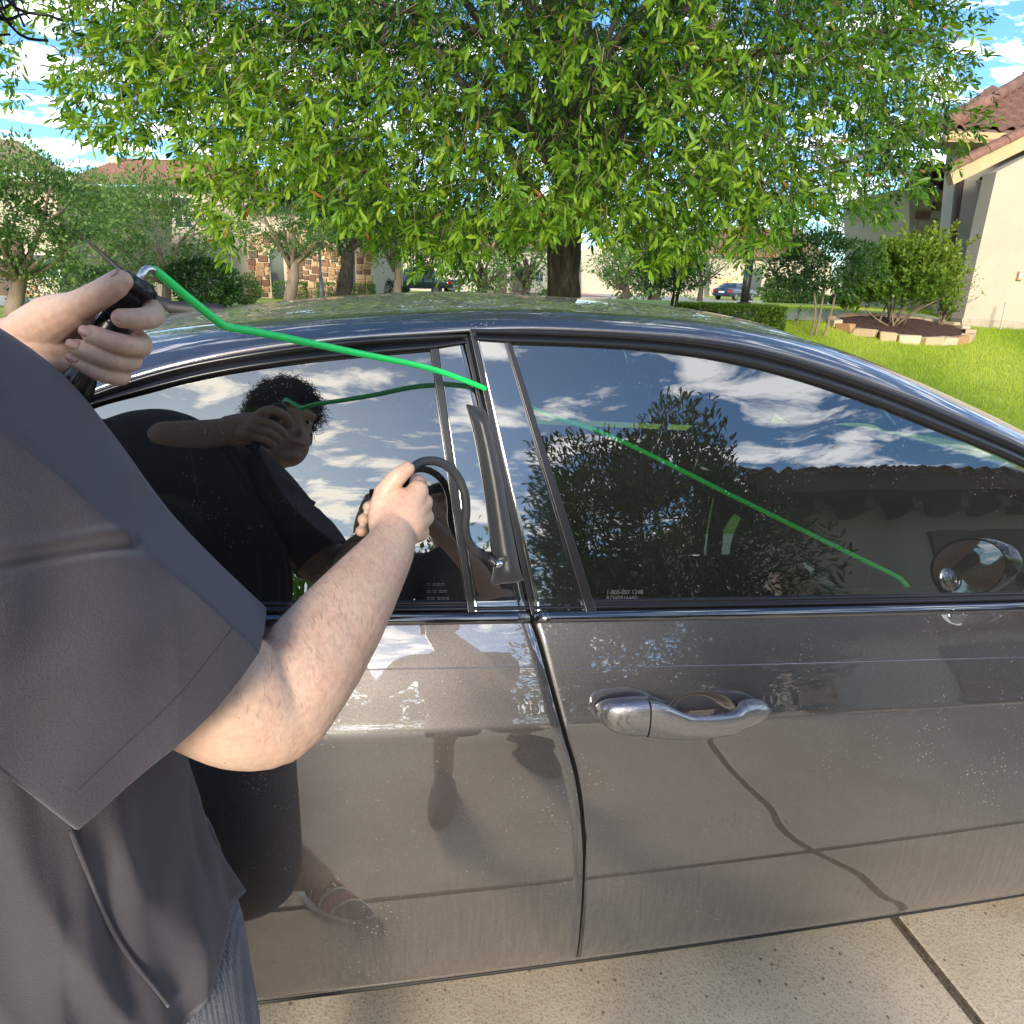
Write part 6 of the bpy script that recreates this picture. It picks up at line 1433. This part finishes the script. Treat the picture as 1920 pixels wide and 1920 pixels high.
# shoes with slanted bands
def shoe(parent, a, yaw, striped=True, sc=1.0):
    c = np.array([a[0], a[1], 0.]); fx = np.array([sin(yaw), cos(yaw), 0])*sc; sx = np.array([fx[1], -fx[0], 0]); rows = []
    ys_ = np.linspace(-.07, .20, 30)
    for y in ys_:
        t = (y+.07)/.27; w_ = .046*(math.sin(pi*min(max(t, .02), .98))**.35)*(1-.12*(t < .4)); h_ = .125-.07*max(0, (t-.30)/.7)**.8 if t < .93 else .05*(1-t)/.07+.012
        rows.append([c+fx*y+sx*w_*cos(b)*(1 if sin(b) < 0 else .9)+np.array([0, 0, .028+max(sin(b), 0)*(h_-.028)+min(sin(b), 0)*.004]) for b in np.linspace(0, 2*pi, 25)[:-1]])
    G = np.array(rows); o = grid('shoe', G, M_shoe, parent, closed=True)
    for k, (m, y0) in enumerate([(M_tan, 8), (M_red, 10), (M_tan, 14), (M_red, 16), (M_tan, 20)] if striped else []):
        wd = 1 if m is M_tan else 3; q = G[y0:y0+wd+1, 0:13]+(G[y0:y0+wd+1, 0:13]-G[y0:y0+wd+1].mean(1)[:, None])*.03; grid('shoe_band', q, m, o, smooth=True)
    rows = [[c+fx*y+sx*(.049*(math.sin(pi*min(max((y+.078)/.286, .01), .99))**.3))*s+np.array([0, 0, z]) for s, z in ((-1, .002), (-1, .028), (1, .028), (1, .002))] for y in np.linspace(-.077, .207, 26)]
    grid('sole', rows, M_sole if striped else M_shoe, o, closed=True); return o
shoe(worker, an[0], .55, sc=1.2); shoe(worker, an[1], -.2, sc=1.15)

# ------------------------------------------------------------------ the long reach tool
M_green = mat('bright green rubber sleeve', (.015, .80, .15), .38, bump=.05, bscale=60, **{'Coat Weight': .15})
M_grip = mat('black ribbed grip', (.012, .012, .013), .28, bump=.05, bscale=120)
tool = empty('reach_tool', A(205, 620, .647), 'long green rod with black grip held in the raised hand', 'tool')
g0, g1 = A(263, 521, .566), A(138, 732, .572); gd = (g1-g0)/np.linalg.norm(g1-g0); GL = np.linalg.norm(g1-g0); gx_ = np.cross(gd, FW); gx_ /= np.linalg.norm(gx_); gy_ = np.cross(gd, gx_)
prf = [(0, .0), (0, .0100), (.004, .0150), (.010, .0165), (.013, .0120), (.016, .0118), (.018, .0132), (.020, .0118), (.023, .0130), (.025, .0108), (.030, .0112), (.045, .0118), (.060, .0122), (GL*.72, .0105), (GL*.80, .0095), (GL*.88, .0112), (GL*.97, .0135), (GL, .0120), (GL, .0)]
rows = []
for z, r_ in prf:
    rows.append([g0+gd*z+(gx_*cos(a)+gy_*sin(a))*r_*(1 if z > .012 and z < GL*.86 else (1+.09*np.sign(sin(a*6+.3))*(abs(sin(a*6+.3))**.3))) for a in np.linspace(0, 2*pi, 73)[:-1]])
grid('grip', near_scale(rows), M_grip, tool, closed=True)
for k in range(6):
    z0_ = .032+k*.006; mb = MB(); 
    for sgn in (-1, 1): mb.tube([g0+gd*z0_+(gx_*cos(a)+gy_*sin(a))*.0117 for a in np.linspace(sgn*1.57-.7, sgn*1.57+.7, 10)], .0009, 6)
    mb.v = [tuple(p) for p in near_scale(mb.v)]
    if k < 3: mb.build('grip_rib', M_grip, tool, smooth=True)
mb = MB(); mb.tube(spline([g0+gd*.004, A(266, 515, .567), A(272, 507, .570), A(281, 504.5, .575), A(292, 508.5, .582)], 24), .0032, 12); mb.v = [tuple(p) for p in near_scale(mb.v)]; mb.build('steel_shank', mat('zinc plated steel', (.62, .62, .60), .28, 1), tool, smooth=True)
hg = hit(905, 723); gap_p = SP(hg[0], hg[1], -.004); dgap = (gap_p-CAM)@FW
rodp = [A(289, 507, .667), A(292, 508.5, .669), A(350, 556, .708), A(405, 600, .746), A(418, 609.5, .755), A(432, 614, .765), A(470, 620.5, .79), A(660, 660, .925), A(820, 695, .91*.3+dgap*.7), gap_p+[-.006, -.004, .0], gap_p+[.01, .008, -.008], gap_p+[.04, .04, -.02]]
mb = MB(); mb.tube(spline(rodp, 150), np.full(150, .0046), 14); mb.build('green_rod', M_green, tool, smooth=True)
def inside(px, py, off): h_ = hit(px, py, off); return SP(h_[0], h_[1], off)
rin = [gap_p+[.04, .04, -.02], inside(975, 752, .06), inside(1020, 775, .065), inside(1120, 808, .065), inside(1400, 943, .055), inside(1600, 1041, .05), inside(1672, 1076, .045), inside(1688, 1085, .045), inside(1696, 1093, .045), inside(1704, 1104, .045)]
mb = MB(); mb.tube(spline(rin, 140), np.full(140, .0046), 14); mb.build('green_rod', M_green, tool, smooth=True)
# ------------------------------------------------------------------ the inflatable wedge with its pump
M_bag = mat('matte black nylon bag', (.020, .021, .023), .42, bump=.08, bscale=400, **{'Sheen Weight': .2})
M_hose = mat('dark rubber hose', (.025, .027, .03), .45)
wdg = empty('air_wedge', SP(*hit(935, 940)), 'black inflatable air wedge squeezed between the two doors with its hose and hand pump', 'tool')
Lp = [(874, 757), (877, 767), (884, 790), (893, 830), (902, 880), (910, 930), (916, 980), (922, 1030), (926, 1055), (924, 1078), (919, 1097)]
Rp = [(906, 764), (912, 775), (918, 800), (930, 850), (940, 895), (948, 940), (957, 985), (966, 1030), (972, 1060), (978, 1078), (982, 1087)]
n = 60; L2 = spline(np.array([hit(*p) for p in Lp]), n); R2 = spline(np.array([hit(*p) for p in Rp]), n); rows = []
for i in range(n):
    t = i/(n-1); bul = np.clip(min(t/.10, (1-t)/.13), 0, 1)**.6; row = []
    for s in np.linspace(0, 1, 26):
        q = L2[i]*(1-s)+R2[i]*s*1.0; p = SP(q[0], q[1], -(.004+.024*bul*math.sin(pi*(.06+.80*s))**.75)+.0016*sin(30*t+9*s)*(1-bul)); row.append(p)
    for s in np.linspace(1, 0, 10)[1:-1]: q = L2[i]*(1-s)+R2[i]*s; row.append(SP(q[0], q[1], -.001))
    rows.append(row)
grid('bag', rows, M_bag, wdg, closed=True)
rows = []
for i in (0, 1): rows.append([SP(*(L2[k]+[-.010+.004*i*0, .0]), -(.003+.001*i)) if i == 0 else SP(*(L2[k]*.7+R2[k]*.3), -.002) for k in range(3, 26)])

pn = SP(*hit(940, 1046), -.022); 
G = [[pn+np.array([x_*1.0-.0, 0, 0])*0+np.array([r_*cos(a), -z_, r_*sin(a)]) for a in np.linspace(0, 2*pi, 25)[:-1]] for z_, r_ in ((-.004, .0145), (.002, .014), (.004, .009), (.0045, .0))]
grid('port_flange', G, M_hose, wdg, closed=True)
hd = A(760, 900, .935)
hp = [hd, A(766, 889, .945), A(778, 874, .955), A(800, 864.5, .97), A(828, 868, .985), A(855, 890, 1.0), A(871, 925, 1.01), A(874, 960, 1.02), A(872, 990, 1.03), A(880, 1018, 1.045), A(897, 1037, 1.06), A(915, 1045, (pn-CAM)@FW-.008), pn+[-.012, -.004, 0]]
mb = MB(); mb.tube(spline(hp, 90), .0066, 14); mb.build('hose', M_hose, wdg, smooth=True)
mb = MB(); mb.tube([pn+[-.016, -.004, 0], pn+[-.003, -.003, 0]], .0074, 14); mb.build('hose_ferrule', M_chrome, wdg, smooth=True)
bc = A(722, 966, .938); ba = A(738, 920, .938)-A(708, 1010, .93); ba /= np.linalg.norm(ba); bx_ = np.cross(ba, FW); bx_ /= np.linalg.norm(bx_); by_ = np.cross(ba, bx_)
v, f = ellipsoid(bc, (bx_*.027, by_*.024, ba*.047), 28, 22); mesh('pump_bulb', v, f, M_bag, wdg)
mb = MB(); mb.tube([bc+ba*.044, hd+(hd-bc)*.02], [.011, .008], 12); mb.build('pump_valve', M_grip, wdg, smooth=True)

# ------------------------------------------------------------------ the photographer, seen only mirrored in glass and paint
ph = empty('person', (.30, -1.42, 0), 'photographer in dark clothes holding up a phone, seen only as a reflection', 'person')
hc2 = np.array([.22, -1.50, 1.57]); f2 = np.array([-.2, .97, -.2]); f2 /= np.linalg.norm(f2); s2 = np.cross(f2, [0, 0, 1]); s2 /= np.linalg.norm(s2); u2 = np.cross(s2, f2)
H2 = lambda f_, s_, u_: hc2+f2*f_+s2*s_+u2*u_
Rs2, Ls2 = np.array([.46, -1.52, 1.31]), np.array([.08, -1.48, 1.31])
hp2 = [np.array([.42, -1.46, .90]), np.array([.22, -1.36, .90])]; kn2 = [np.array([.47, -1.42, .48]), np.array([.18, -1.24, .48])]; an2 = [np.array([.47, -1.36, .09]), np.array([.14, -1.14, .09])]
arms2 = [cap_tube([Rs2, np.array([.42, -1.34, 1.12]), np.array([.30, -1.14, 1.24]), np.array([.13, -1.02, 1.42])], [.055, .046, .042, .028], 16, n=20), cap_tube([Ls2, np.array([-.04, -1.32, 1.12]), np.array([-.12, -1.14, 1.26]), np.array([-.09, -1.03, 1.42])], [.055, .046, .042, .028], 16, n=20)]
for s_, b0 in ((1, np.array([.13, -1.02, 1.42])), (-1, np.array([-.09, -1.03, 1.42]))):
    arms2.append(cap_tube([b0, b0+[-s_*.025, .03, .05]], [.028, .030], 12, flat=(np.array([0, 1, 0]), .6)))
    for k in range(4): arms2.append(cap_tube([b0+[-s_*.02, .03, .03+.02*k], b0+[-s_*.05, .045, .035+.02*k], b0+[-s_*.065, .02, .035+.02*k]], [.010, .009, .008], 10))
    arms2.append(cap_tube([b0+[-s_*.01, .0, .05], b0+[-s_*.05, -.01, .07]], [.012, .010], 10))
v, f = person_body(hc2, H2, f2, s2, u2, (Rs2+Ls2)/2+[0, .02, .06], Rs2, Ls2, hp2, kn2, an2, arms2); mesh('body', v, f, M_skin, ph)
fwd_, sdv_, upv_ = fwd, sdv, upv; fwd, sdv, upv = f2, s2, u2
curls(ph, H2, 160, np.random.default_rng(9)); fwd, sdv, upv = fwd_, sdv_, upv_
mid2 = (Rs2+Ls2)/2; pc = [ellipsoid(mid2*(1-t)+(hp2[0]+hp2[1])/2*t+[0, 0, -.06*(1-t)+.02], ((Rs2-Ls2)/.4*w_, np.array([0, d_, 0]), np.array([0, 0, .16]))) for t, w_, d_ in ((0, .18, .12), (.3, .195, .135), (.6, .185, .13), (.95, .19, .145))]
pc += [cap_tube([Rs2*.7+mid2*.3, Rs2, Rs2*.45+np.array([.42, -1.34, 1.12])*.55], [.08, .072, .068], 16), cap_tube([Ls2*.7+mid2*.3, Ls2, Ls2*.45+np.array([-.04, -1.32, 1.12])*.55], [.08, .072, .068], 16)]
v, f = fuse(pc, .009, 3); mesh('shirt', v, f, mat('dark grey t-shirt', (.05, .05, .055), .9), ph)
shorts(ph, hp2, [k_*[1, 1, 0]+[0, 0, .25] for k_ in kn2], mat('dark olive shorts', (.05, .045, .04), .9), .105)
shoe(ph, an2[0], .5, False); shoe(ph, an2[1], -.15, False)
phn = empty('phone', (0.02, -.958, 1.49), 'black phone held up by the photographer, seen only as a reflection', 'phone')
bx('phone_body', (-.055, -.9655, 1.41), (.022, -.9575, 1.53), M_sblack, phn, .004)
for k in range(5):
    b = np.array([.9+.75*k, -3.2-.15*(k % 2), 0]); r_ = empty('garden_rock', b, ['pale rock bordering the planting behind the photographer, nearest the street side', 'second pale rock in the border behind the photographer', 'middle pale rock in the border behind the photographer', 'fourth pale rock in the border, before the holly tree', 'last pale rock in the border, nearest the garage'][k], 'rock'); v, f = ellipsoid(b+[0, 0, .08], (np.array([.2, .03, 0]), np.array([0, .14, 0]), np.array([.02, 0, .13])), 9, 6); mesh('rock', v, f, M_st[1], r_)
